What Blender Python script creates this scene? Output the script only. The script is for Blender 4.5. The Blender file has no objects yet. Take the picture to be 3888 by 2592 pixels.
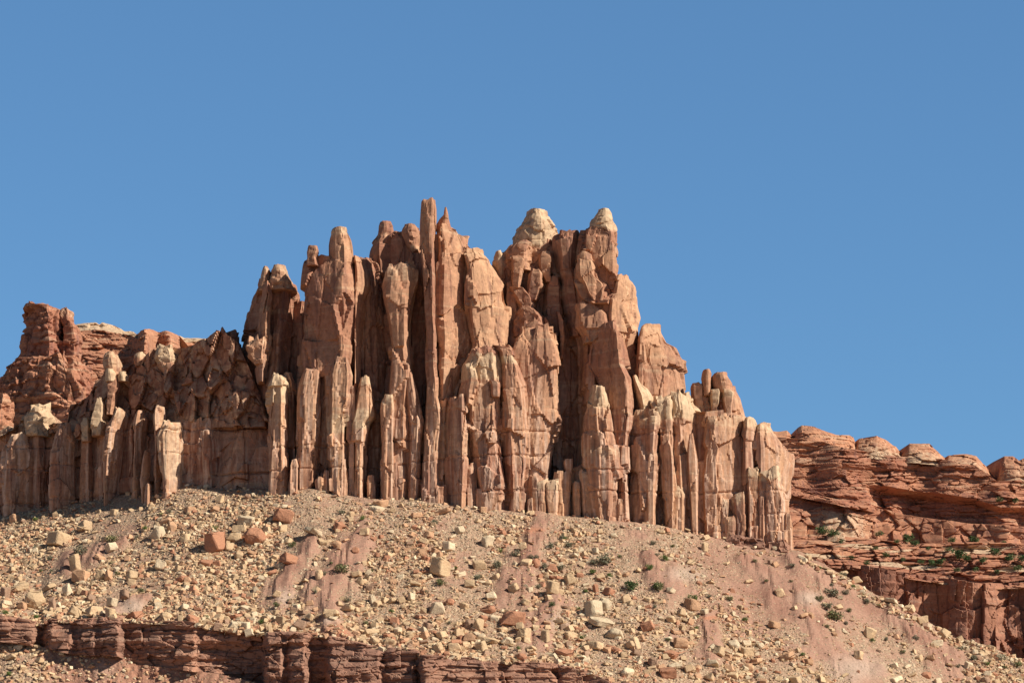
import bpy, bmesh, math, random
import numpy as np
from mathutils import Vector, Matrix

scene = bpy.context.scene
COL = scene.collection
R = math.radians
random.seed(7)

# ---------------------------------------------------------------- camera
SRC_W, SRC_H = 3888.0, 2592.0
HFOV = R(24.0)
PITCH = R(9.6)
FOC = (SRC_W / 2) / math.tan(HFOV / 2)
CAM_Z = 1.7
cam_data = bpy.data.cameras.new("camera")
cam_data.sensor_width = 36.0
cam_data.sensor_fit = 'HORIZONTAL'
cam_data.angle = HFOV
cam_data.clip_start = 0.5
cam_data.clip_end = 30000
cam = bpy.data.objects.new("camera", cam_data)
cam.location = (0, 0, CAM_Z)
cam.rotation_euler = (R(90) + PITCH, 0, 0)
COL.objects.link(cam)
scene.camera = cam

# ---------------------------------------------------------------- sky, sun, exposure
SUN_AZ = R(64)      # to the right of straight behind the camera
SUN_EL = R(37)
world = bpy.data.worlds.new("World")
scene.world = world
world.use_nodes = True
wn = world.node_tree
sky = wn.nodes.new("ShaderNodeTexSky")
sky.sky_type = 'NISHITA'
sky.sun_disc = False
sky.sun_elevation = SUN_EL
sky.sun_rotation = math.pi - SUN_AZ
sky.altitude = 1500
sky.air_density = 1.0
sky.dust_density = 0.1
sky.ozone_density = 2.0
bg = wn.nodes["Background"]
bg.inputs["Strength"].default_value = 0.074
tintn = wn.nodes.new("ShaderNodeMix"); tintn.data_type = 'RGBA'; tintn.blend_type = 'MULTIPLY'
tintn.inputs[0].default_value = 1.0; tintn.inputs[7].default_value = (0.94, 1.78, 2.72, 1)
gam = wn.nodes.new("ShaderNodeGamma"); gam.inputs["Gamma"].default_value = 0.47
wn.links.new(sky.outputs["Color"], gam.inputs["Color"])
wn.links.new(gam.outputs["Color"], tintn.inputs[6])
tc = wn.nodes.new("ShaderNodeTexCoord"); sx = wn.nodes.new("ShaderNodeSeparateXYZ"); wn.links.new(tc.outputs["Generated"], sx.inputs[0])
mr = wn.nodes.new("ShaderNodeMapRange"); mr.inputs["From Min"].default_value = 0.31; mr.inputs["From Max"].default_value = 0.55
mr.inputs["To Min"].default_value = 1.0; mr.inputs["To Max"].default_value = 0.12; wn.links.new(sx.outputs["Z"], mr.inputs["Value"])
dk = wn.nodes.new("ShaderNodeVectorMath"); dk.operation = 'SCALE'
wn.links.new(tintn.outputs[2], dk.inputs[0]); wn.links.new(mr.outputs["Result"], dk.inputs["Scale"])
wn.links.new(dk.outputs[0], bg.inputs["Color"])
S = Vector((math.sin(SUN_AZ) * math.cos(SUN_EL), -math.cos(SUN_AZ) * math.cos(SUN_EL), math.sin(SUN_EL)))
sun_data = bpy.data.lights.new("sun", 'SUN')
sun_data.energy = 5.0
sun_data.angle = R(0.5)
sun_data.color = (1.0, 0.95, 0.86)
sun = bpy.data.objects.new("sun", sun_data)
sun.rotation_euler = S.to_track_quat('Z', 'Y').to_euler()
sun.location = (200, -200, 300)
COL.objects.link(sun)
scene.view_settings.view_transform = 'Standard'
scene.view_settings.look = 'None'
scene.view_settings.exposure = 0.42
scene.view_settings.gamma = 1.0

# ---------------------------------------------------------------- projection helpers
D0 = 500.0
CP, SP = math.cos(PITCH), math.sin(PITCH)


def P(px, py, Y):
    """photo position and a depth in metres -> point in the world"""
    px = np.asarray(px, float); py = np.asarray(py, float); Y = np.asarray(Y, float)
    dx = (px - SRC_W / 2) / FOC
    dz = -(py - SRC_H / 2) / FOC
    t = Y / (CP - dz * SP)
    return np.stack(np.broadcast_arrays(dx * t, Y + 0 * t, CAM_Z + (SP + dz * CP) * t), -1)


def proj(p):
    x, y, z = p[..., 0], p[..., 1], p[..., 2] - CAM_Z
    f = y * CP + z * SP
    u = -y * SP + z * CP
    return SRC_W / 2 + x / f * FOC, SRC_H / 2 - u / f * FOC


# ---------------------------------------------------------------- numpy noise
def _h(ix, iy, iz, seed):
    with np.errstate(over='ignore'):
        h = (ix.astype(np.uint32) * np.uint32(374761393) + iy.astype(np.uint32) * np.uint32(668265263)
             + iz.astype(np.uint32) * np.uint32(2147483647 - 94) + np.uint32((seed * 974711 + 13) & 0xffffffff))
        h = (h ^ (h >> np.uint32(13))) * np.uint32(1274126177)
        h = (h ^ (h >> np.uint32(16))) * np.uint32(2246822519)
        h = h ^ (h >> np.uint32(13))
    return (h & np.uint32(0xffffff)).astype(np.float32) / np.float32(16777216.0)


def vnoise(p, scale, seed=0):
    q = (p * np.asarray(scale, np.float64)).astype(np.float64)
    b = np.floor(q).astype(np.int64)
    f = (q - b).astype(np.float32)
    f = f * f * (3 - 2 * f)
    out = np.zeros(len(p), np.float32)
    for dx in (0, 1):
        wx = f[:, 0] if dx else 1 - f[:, 0]
        for dy in (0, 1):
            wy = f[:, 1] if dy else 1 - f[:, 1]
            for dz in (0, 1):
                wz = f[:, 2] if dz else 1 - f[:, 2]
                out += wx * wy * wz * _h(b[:, 0] + dx, b[:, 1] + dy, b[:, 2] + dz, seed)
    return out * 2 - 1


def fbm(p, scale, seed=0, octs=4):
    s = np.asarray(scale, float); o = np.zeros(len(p), np.float32); a = 1.0; t = 0
    for k in range(octs):
        o += a * vnoise(p, s * 2.03 ** k, seed + 17 * k); t += a; a *= 0.5
    return o / t


def blocks(p, cell, seed, tilt=0.6, crack=0.0):
    """fractured rock: every cell is a tilted flat facet at its own height"""
    c = np.asarray(cell, float)
    q = p / c
    b = np.floor(q).astype(np.int64)
    n = len(p)
    best = np.full(n, 1e9, np.float32); sec = np.full(n, 1e9, np.float32)
    off = np.zeros(n, np.float32)
    for dx in (-1, 0, 1):
        for dy in (-1, 0, 1):
            for dz in (-1, 0, 1):
                ix, iy, iz = b[:, 0] + dx, b[:, 1] + dy, b[:, 2] + dz
                ux = (ix + _h(ix, iy, iz, seed) - q[:, 0]).astype(np.float32)
                uy = (iy + _h(ix, iy, iz, seed + 1) - q[:, 1]).astype(np.float32)
                uz = (iz + _h(ix, iy, iz, seed + 2) - q[:, 2]).astype(np.float32)
                d = ux * ux + uy * uy + uz * uz
                m = d < best
                sec = np.where(m, best, np.minimum(sec, d))
                best = np.where(m, d, best)
                h0 = _h(ix, iy, iz, seed + 3) * 2 - 1
                o = h0 + tilt * (ux * (_h(ix, iy, iz, seed + 4) * 2 - 1) + uy * (_h(ix, iy, iz, seed + 5) * 2 - 1)
                                 + uz * (_h(ix, iy, iz, seed + 6) * 2 - 1)) * 2
                off = np.where(m, o, off)
    if crack:
        off = off - crack * np.clip(1 - (np.sqrt(sec) - np.sqrt(best)) / 0.10, 0, 1)
    return off


def seams(p):
    z = p[:, 2] + 1.2 * vnoise(p, (.03, .03, .03), 141) + .25 * vnoise(p, (.3, .3, .3), 142) - .02 * p[:, 0]
    o = np.zeros(len(p), np.float32)
    for k_, zk in enumerate((23, 27.5, 31, 36, 39.5, 45, 49, 53.5, 58, 61, 66, 71)):
        on = np.clip(vnoise(p, (.07, .07, .02), 150 + k_) * 3 + .6, 0, 1)
        o -= on * (.42 * np.exp(-((z - zk) / .22) ** 2))
    return o


def rockdisp(p, style):
    if style == 'column':
        d = 0.32 * blocks(p, (3.0, 3.0, 16.0), 11, 0.3, 0.15)
        d += 0.62 * blocks(p, (6.5, 6.5, 9.0), 13, 0.9, 0.0)
        d += seams(p)
        d += 0.07 * blocks(p, (1.1, 1.1, 4.5), 23, 0.4, 0.4)
        d += 0.04 * vnoise(p, (0.08, 0.08, 1.1), 9) + 0.03 * fbm(p, (0.9, 0.9, 0.9), 31, 2)
    elif style == 'smooth':
        d = 0.26 * blocks(p, (4.0, 4.0, 15.0), 11, 0.4, 0.08)
        d += 0.62 * blocks(p, (7.0, 7.0, 8.0), 13, 1.0, 0.0)
        d += seams(p)
        d += 0.05 * blocks(p, (1.6, 1.6, 5.0), 23, 0.4, 0.15)
        d += 0.03 * vnoise(p, (0.08, 0.08, 1.1), 9) + 0.02 * fbm(p, (0.7, 0.7, 0.7), 31, 2)
    elif style == 'crag':
        d = 1.5 * blocks(p, (4.0, 4.0, 7.0), 121, 0.8, 0.1) + 0.6 * blocks(p, (1.9, 1.9, 3.0), 123, 0.7, 0.12) + 0.6 * fbm(p, (0.15, 0.15, 0.1), 125, 3)
    elif style == 'cap':
        d = 0.38 * blocks(p, (2.2, 2.2, 1.7), 41, 0.6, 0.5)
        d += 0.25 * vnoise(p, (0.12, 0.12, 1.3), 9) + 0.3 * fbm(p, (0.5, 0.5, 0.6), 43, 3)
    elif style == 'rubbly':
        d = 1.1 * blocks(p, (4.5, 4.5, 4.0), 51, 0.8, 0.4)
        d += 0.5 * blocks(p, (1.8, 1.8, 1.9), 53, 0.8, 0.5) + 0.5 * fbm(p, (0.2, 0.2, 0.2), 55, 3)
    elif style == 'strata':
        d = 0.75 * blocks(p, (7.0, 7.0, 3.0), 61, 0.6, 0.2)
        d += 0.5 * blocks(p, (6.0, 6.0, 0.95), 63, 0.25, 0.35)
        d += 0.7 * vnoise(p, (0.04, 0.04, 0.55), 65) + 0.35 * vnoise(p, (0.05, 0.05, 1.5), 66)
        d += 0.6 * fbm(p, (0.09, 0.09, 0.12), 67, 3)
    elif style == 'massive':
        d = 0.9 * blocks(p, (6.0, 6.0, 12.0), 71, 0.7, 0.1)
        d += 0.35 * blocks(p, (5.0, 5.0, 2.2), 73, 0.4, 0.2)
        d += 0.5 * fbm(p, (0.2, 0.2, 0.08), 75, 3) + 0.2 * vnoise(p, (0.05, 0.05, 0.9), 76)
    elif style == 'thinbeds':
        d = 0.30 * blocks(p, (9.0, 9.0, 0.7), 81, 0.12, 0.1) + 0.25 * blocks(p, (2.2, 2.2, 0.9), 89, 0.3, 0.15)
        d += 0.55 * blocks(p, (4.5, 4.5, 3.0), 87, 0.6, 0.15)
        d += 0.35 * vnoise(p, (0.03, 0.03, 1.1), 83) + 0.25 * vnoise(p, (0.05, 0.05, 2.4), 84)
        d += 0.8 * fbm(p, (0.2, 0.2, 0.12), 85, 3)
    elif style == 'varnished':
        d = 1.1 * blocks(p, (4.5, 4.5, 26.0), 131, 0.35, 0.06) + 0.6 * blocks(p, (9.0, 9.0, 7.0), 133, 0.9, 0.0) + 0.12 * blocks(p, (2.0, 2.0, 2.5), 135, 0.5, 0.4)
        d += 0.15 * vnoise(p, (0.05, 0.05, 0.9), 76)
    elif style == 'tower':
        d = 0.8 * blocks(p, (5.0, 5.0, 8.0), 111, 0.35, 0.5) + 0.5 * blocks(p, (6.0, 6.0, 1.7), 113, 0.2, 0.5)
        d += 0.35 * vnoise(p, (0.04, 0.04, 0.7), 65) + 0.4 * fbm(p, (0.12, 0.12, 0.1), 67, 3)
    elif style == 'badland':
        d = 0.45 * fbm(p, (0.9, 0.9, 0.12), 91, 3) + 0.6 * fbm(p, (0.18, 0.18, 0.1), 93, 3)
    else:
        d = np.zeros(len(p), np.float32)
    return d


# ---------------------------------------------------------------- materials
def mat_base(name, rough=0.95):
    m = bpy.data.materials.new(name); m.use_nodes = True
    nt = m.node_tree
    b = nt.nodes["Principled BSDF"]
    b.inputs["Roughness"].default_value = rough
    b.inputs["Specular IOR Level"].default_value = 0.15
    return m, nt, b


class NB:
    """small node builder"""
    def __init__(self, nt):
        self.nt = nt
        self.pos = nt.nodes.new("ShaderNodeNewGeometry").outputs["Position"]

    def _set(self, sock, v):
        if isinstance(v, bpy.types.NodeSocket):
            self.nt.links.new(v, sock)
        elif isinstance(v, (tuple, list)):
            sock.default_value = (*v, 1.0) if len(v) == 3 and len(sock.default_value) == 4 else v
        else:
            sock.default_value = v

    def noise(self, scale, detail=4, rough=0.55, offset=(0, 0, 0)):
        mp = self.nt.nodes.new("ShaderNodeMapping")
        mp.inputs["Scale"].default_value = scale; mp.inputs["Location"].default_value = offset
        self.nt.links.new(self.pos, mp.inputs["Vector"])
        n = self.nt.nodes.new("ShaderNodeTexNoise")
        n.inputs["Scale"].default_value = 1.0; n.inputs["Detail"].default_value = detail; n.inputs["Roughness"].default_value = rough
        self.nt.links.new(mp.outputs["Vector"], n.inputs["Vector"])
        return n.outputs["Fac"]

    def vor(self, scale, feature='DISTANCE_TO_EDGE'):
        mp = self.nt.nodes.new("ShaderNodeMapping"); mp.inputs["Scale"].default_value = scale
        self.nt.links.new(self.pos, mp.inputs["Vector"])
        n = self.nt.nodes.new("ShaderNodeTexVoronoi"); n.feature = feature; n.inputs["Scale"].default_value = 1.0
        self.nt.links.new(mp.outputs["Vector"], n.inputs["Vector"])
        return n.outputs["Distance"]

    def attr(self, name, out="Fac"):
        a = self.nt.nodes.new("ShaderNodeAttribute"); a.attribute_name = name
        return a.outputs[out]

    def math(self, op, a, b=0.0, c=0.0, clamp=False):
        n = self.nt.nodes.new("ShaderNodeMath"); n.operation = op; n.use_clamp = clamp
        for s, v in zip(n.inputs, (a, b, c)):
            self._set(s, v)
        return n.outputs[0]

    def ramp(self, v, lo, hi, a=0.0, b=1.0):
        n = self.nt.nodes.new("ShaderNodeMapRange"); n.clamp = True; n.interpolation_type = 'SMOOTHSTEP'
        for k, x in (("Value", v), ("From Min", lo), ("From Max", hi), ("To Min", a), ("To Max", b)):
            self._set(n.inputs[k], x)
        return n.outputs["Result"]

    def mix(self, fac, a, b, mode='MIX'):
        n = self.nt.nodes.new("ShaderNodeMix"); n.data_type = 'RGBA'; n.blend_type = mode; n.clamp_factor = True
        self._set(n.inputs[0], fac); self._set(n.inputs[6], a); self._set(n.inputs[7], b)
        return n.outputs[2]

    def gray(self, v):
        n = self.nt.nodes.new("ShaderNodeCombineColor")
        for s in n.inputs[:3]:
            self.nt.links.new(v, s)
        return n.outputs[0]

    def bump(self, h, strength, dist, normal=None):
        n = self.nt.nodes.new("ShaderNodeBump"); n.inputs["Strength"].default_value = strength; n.inputs["Distance"].default_value = dist
        self.nt.links.new(h, n.inputs["Height"])
        if normal is not None:
            self.nt.links.new(normal, n.inputs["Normal"])
        return n.outputs["Normal"]


def rock_material(name, red, orange, streak, cream, varnish, band=0.35, streak_amt=1.0):
    m, nt, b = mat_base(name)
    k = NB(nt)
    tone = k.attr("tone"); pale = k.attr("pale"); low = k.attr("low")
    n1 = k.noise((0.11, 0.11, 0.05), 5)
    n2 = k.noise((1.0, 1.0, 0.03), 4, 0.6)
    n3 = k.noise((0.05, 0.05, 0.9), 5, 0.6)
    n4 = k.noise((0.6, 0.6, 0.05), 4, 0.6, (31, 7, 3))
    n5 = k.noise((0.9, 0.9, 0.9), 6, 0.65, (3, 17, 5))
    n6 = k.noise((0.012, 0.012, 0.13), 3, 0.5, (9, 2, 5))
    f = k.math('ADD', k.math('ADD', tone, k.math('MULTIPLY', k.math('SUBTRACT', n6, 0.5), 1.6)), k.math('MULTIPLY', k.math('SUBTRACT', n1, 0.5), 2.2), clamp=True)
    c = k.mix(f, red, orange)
    c = k.mix(k.math('MULTIPLY', k.ramp(n3, 0.52, 0.70), band), c, cream)
    sf = k.math('MULTIPLY', k.ramp(n2, 0.42, 0.66), k.math('MULTIPLY', low, 0.85 * streak_amt))
    c = k.mix(sf, c, streak)
    c = k.mix(k.math('MULTIPLY', k.ramp(n4, 0.52, 0.66), 0.62), c, varnish)
    pf = k.ramp(k.math('ADD', pale, k.math('ADD', k.math('MULTIPLY', k.math('SUBTRACT', n5, 0.5), 1.1), k.math('MULTIPLY', k.math('SUBTRACT', n2, 0.5), 0.9))), 0.3, 0.95, 0.0, 0.72)
    pf = k.math('MULTIPLY', pf, k.ramp(pale, 0.02, 0.25))
    c = k.mix(pf, c, cream)
    g = k.ramp(n5, 0.3, 0.7, 0.80, 1.16)
    c = k.mix(1.0, c, k.gray(g), 'MULTIPLY')
    nt.links.new(c, b.inputs["Base Color"])
    h1 = k.noise((1.6, 1.6, 1.3), 8, 0.62)
    h2 = k.noise((2.2, 2.2, 0.12), 5, 0.6)
    h3 = k.ramp(k.vor((0.8, 0.8, 0.28)), 0.0, 0.05)
    nn = k.bump(h1, 0.28, 0.35)
    nn = k.bump(h2, 0.22, 0.3, nn)
    nn = k.bump(h3, 0.14, 0.12, nn)
    nt.links.new(nn, b.inputs["Normal"])
    return m


M_BUTTE = rock_material("red_sandstone", (0.335, 0.155, 0.095), (0.52, 0.29, 0.165), (0.60, 0.41, 0.295), (0.575, 0.42, 0.26), (0.20, 0.098, 0.072))
M_FAR = rock_material("layered_redrock", (0.31, 0.125, 0.075), (0.47, 0.225, 0.125), (0.50, 0.32, 0.23), (0.56, 0.42, 0.27), (0.20, 0.095, 0.075), 0.4, 0.4)
M_VARN = rock_material("varnished_redrock", (0.28, 0.125, 0.08), (0.43, 0.205, 0.12), (0.42, 0.26, 0.19), (0.5, 0.38, 0.27), (0.15, 0.075, 0.058), 0.25, 0.4)
M_LEDGE = rock_material("brown_thin_bedded_rock", (0.26, 0.135, 0.092), (0.40, 0.205, 0.128), (0.37, 0.25, 0.19), (0.38, 0.27, 0.19), (0.17, 0.09, 0.065), 0.35, 0.3)


def soil_material():
    m, nt, b = mat_base("rubbly_desert_soil")
    k = NB(nt)
    spur = k.attr("spur"); grey = k.attr("grey"); red = k.attr("redsoil")
    n1 = k.noise((0.12, 0.12, 0.12), 6, 0.6)
    n2 = k.noise((2.4, 2.4, 2.4), 6, 0.7)
    n3 = k.noise((0.5, 0.5, 0.9), 5, 0.6, (4, 4, 9))
    gravel = k.mix(k.ramp(n3, 0.35, 0.65), (0.36, 0.215, 0.14), (0.45, 0.295, 0.19))
    pink = k.mix(k.ramp(n1, 0.35, 0.65), (0.29, 0.148, 0.10), (0.36, 0.202, 0.138))
    fac = k.math('ADD', spur, k.ramp(n1, 0.50, 0.66, 0.0, 0.8), clamp=True)
    c = k.mix(fac, gravel, pink)
    c = k.mix(grey, c, (0.48, 0.38, 0.29))
    c = k.mix(red, c, (0.40, 0.18, 0.105))
    # gravel: every chip its own shade, thin on the bare clay
    vo = nt.nodes.new("ShaderNodeTexVoronoi"); vo.inputs["Scale"].default_value = 3.4; nt.links.new(k.pos, vo.inputs["Vector"])
    vo2 = nt.nodes.new("ShaderNodeTexVoronoi"); vo2.inputs["Scale"].default_value = 1.7; nt.links.new(k.pos, vo2.inputs["Vector"])
    sep = nt.nodes.new("ShaderNodeSeparateColor"); nt.links.new(vo.outputs["Color"], sep.inputs[0])
    sep2 = nt.nodes.new("ShaderNodeSeparateColor"); nt.links.new(vo2.outputs["Color"], sep2.inputs[0])
    thin = k.math('MULTIPLY', fac, 0.42)
    chip = k.ramp(k.math('SUBTRACT', sep.outputs[0], thin), 0.50, 0.56)
    chip2 = k.ramp(k.math('SUBTRACT', sep2.outputs[0], thin), 0.66, 0.70)
    c = k.mix(k.math('MULTIPLY', chip, 0.75), c, k.mix(sep.outputs[1], (0.40, 0.255, 0.165), (0.60, 0.45, 0.285)))
    c = k.mix(k.math('MULTIPLY', chip2, 0.8), c, k.mix(sep2.outputs[1], (0.42, 0.25, 0.15), (0.60, 0.46, 0.30)))
    c = k.mix(1.0, c, k.gray(k.ramp(n2, 0.3, 0.7, 0.78, 1.2)), 'MULTIPLY')
    nt.links.new(c, b.inputs["Base Color"])
    dome = k.math('SUBTRACT', 0.4, vo.outputs["Distance"])
    dome2 = k.math('SUBTRACT', 0.5, vo2.outputs["Distance"])
    nn = k.bump(k.noise((2.0, 2.0, 2.0), 8, 0.7), 0.6, 0.3)
    nn = k.bump(k.math('MULTIPLY', chip, dome), 0.9, 0.35, nn)
    nn = k.bump(k.math('MULTIPLY', chip2, dome2), 0.9, 0.6, nn)
    nt.links.new(nn, b.inputs["Normal"])
    return m


M_SOIL = soil_material()


def stone_material():
    m, nt, b = mat_base("weathered_boulder_stone")
    k = NB(nt)
    tint = k.attr("tint", "Color")
    n1 = k.noise((0.6, 0.6, 0.9), 5, 0.6)
    n2 = k.noise((4, 4, 4), 5, 0.65)
    c = k.mix(k.ramp(n1, 0.55, 0.72, 0.0, 0.35), tint, (0.40, 0.20, 0.11))
    c = k.mix(1.0, c, k.gray(k.ramp(n2, 0.3, 0.7, 0.82, 1.15)), 'MULTIPLY')
    nt.links.new(c, b.inputs["Base Color"])
    nn = k.bump(k.noise((2.5, 2.5, 3.5), 7, 0.65), 0.5, 0.25)
    nt.links.new(nn, b.inputs["Normal"])
    return m


M_STONE = stone_material()


def leaf_material(name, c1, c2):
    m, nt, b = mat_base(name, 0.8)
    k = NB(nt)
    c = k.mix(k.ramp(k.noise((6, 6, 6), 2), 0.35, 0.65), c1, c2)
    nt.links.new(c, b.inputs["Base Color"])
    return m


M_LEAF = {'green': leaf_material("green_leaves", (0.075, 0.12, 0.03), (0.16, 0.20, 0.055)),
          'dark': leaf_material("dark_juniper_leaves", (0.045, 0.085, 0.03), (0.09, 0.13, 0.045)),
          'grey': leaf_material("grey_sage_leaves", (0.13, 0.125, 0.075), (0.23, 0.21, 0.135)),
          'olive': leaf_material("olive_leaves", (0.11, 0.12, 0.045), (0.19, 0.18, 0.08))}
M_TWIG = leaf_material("dry_twigs", (0.16, 0.11, 0.075), (0.22, 0.16, 0.11))


# ---------------------------------------------------------------- object helpers
def empty(name, loc, label, cat, kind=None):
    o = bpy.data.objects.new(name, None); COL.objects.link(o)
    o.location = loc; o.empty_display_size = 1.0
    o['label'] = label; o['category'] = cat
    if kind: o['kind'] = kind
    return o


def np_mesh(name, verts, quads, tris, material, attrs=None, parent=None, label=None, smooth=False):
    me = bpy.data.meshes.new(name)
    v = np.asarray(verts, np.float64)
    if parent is not None:
        v = v - np.array(parent.location)
    nq, nt_ = len(quads), len(tris)
    me.vertices.add(len(v)); me.vertices.foreach_set("co", v.astype(np.float32).ravel())
    loops = np.concatenate([np.asarray(quads, np.int32).ravel(), np.asarray(tris, np.int32).ravel()])
    me.loops.add(len(loops)); me.loops.foreach_set("vertex_index", loops)
    me.polygons.add(nq + nt_)
    starts = np.concatenate([np.arange(nq) * 4, nq * 4 + np.arange(nt_) * 3]).astype(np.int32)
    me.polygons.foreach_set("loop_start", starts)
    me.polygons.foreach_set("use_smooth", np.full(nq + nt_, smooth))
    me.update(calc_edges=True)
    for k, a in (attrs or {}).items():
        a = np.asarray(a, np.float32)
        if a.ndim == 1:
            at = me.attributes.new(k, 'FLOAT', 'POINT'); at.data.foreach_set("value", a)
        else:
            at = me.attributes.new(k, 'FLOAT_COLOR', 'POINT')
            at.data.foreach_set("color", np.concatenate([a, np.ones((len(a), 1), np.float32)], 1).ravel())
    me.materials.append(material)
    o = bpy.data.objects.new(name, me); COL.objects.link(o)
    if parent is not None: o.parent = parent
    if label: o['label'] = label
    return o


def ip(pts, x):
    a = np.array(pts, float)
    return np.interp(x, a[:, 0], a[:, 1])


# where the rubble slope meets the rock, in photo pixels, and how far back that line lies
FOOT = [(-600, 1985), (0, 1955), (250, 1915), (545, 1870), (640, 1850), (720, 1845), (860, 1862), (1010, 1858), (1190, 1850), (1290, 1875),
        (1450, 1896), (1600, 1900), (1700, 1915), (1850, 1935), (2000, 1950), (2150, 1965), (2300, 1975), (2500, 1995),
        (2620, 2022), (2760, 2048), (2850, 2075), (3030, 2092)]
RIDGE = [(3030, 2092), (3060, 2105), (3100, 2135), (3170, 2170), (3230, 2200), (3300, 2245), (3390, 2290), (3470, 2325), (3560, 2385),
         (3620, 2420), (3740, 2445), (3888, 2500), (4300, 2680)]
FOOTLINE = FOOT + RIDGE[1:]
BACK = [(-600, 60), (0, 36), (450, 20), (800, 8), (1000, 2), (1200, -1), (1400, -3), (1700, -4.5), (2400, -5.5), (2700, -4), (3030, -2), (3300, -6), (3888, -16), (4300, -24)]

REG = {'A': (800, 700), 'B': (1600, 700), 'C': (2300, 1200), 'D': (0, 1100), 'E': (2988, 1500)}
K = 900 / 1568.0
SECT = {
    'flat': [(0, .55), (.07, .14), (.45, .05), (.84, 0), (1, .42)],
    'right': [(0, .5), (.10, .12), (.28, 0), (.7, .28), (1, .7)],
    'left': [(0, .62), (.70, .06), (.78, 0), (1, .40)],
    'round': [(0, .6), (.06, .33), (.2, .13), (.42, .02), (.6, 0), (.8, .12), (.94, .33), (1, .6)],
    'rface': [(0, .35), (.03, .05), (.10, 0), (.5, .14), (.85, .40), (1, .75)],
    'broad': [(0, .4), (.03, .12), (.3, .10), (.55, 0), (.9, .07), (1, .40)],
}


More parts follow.
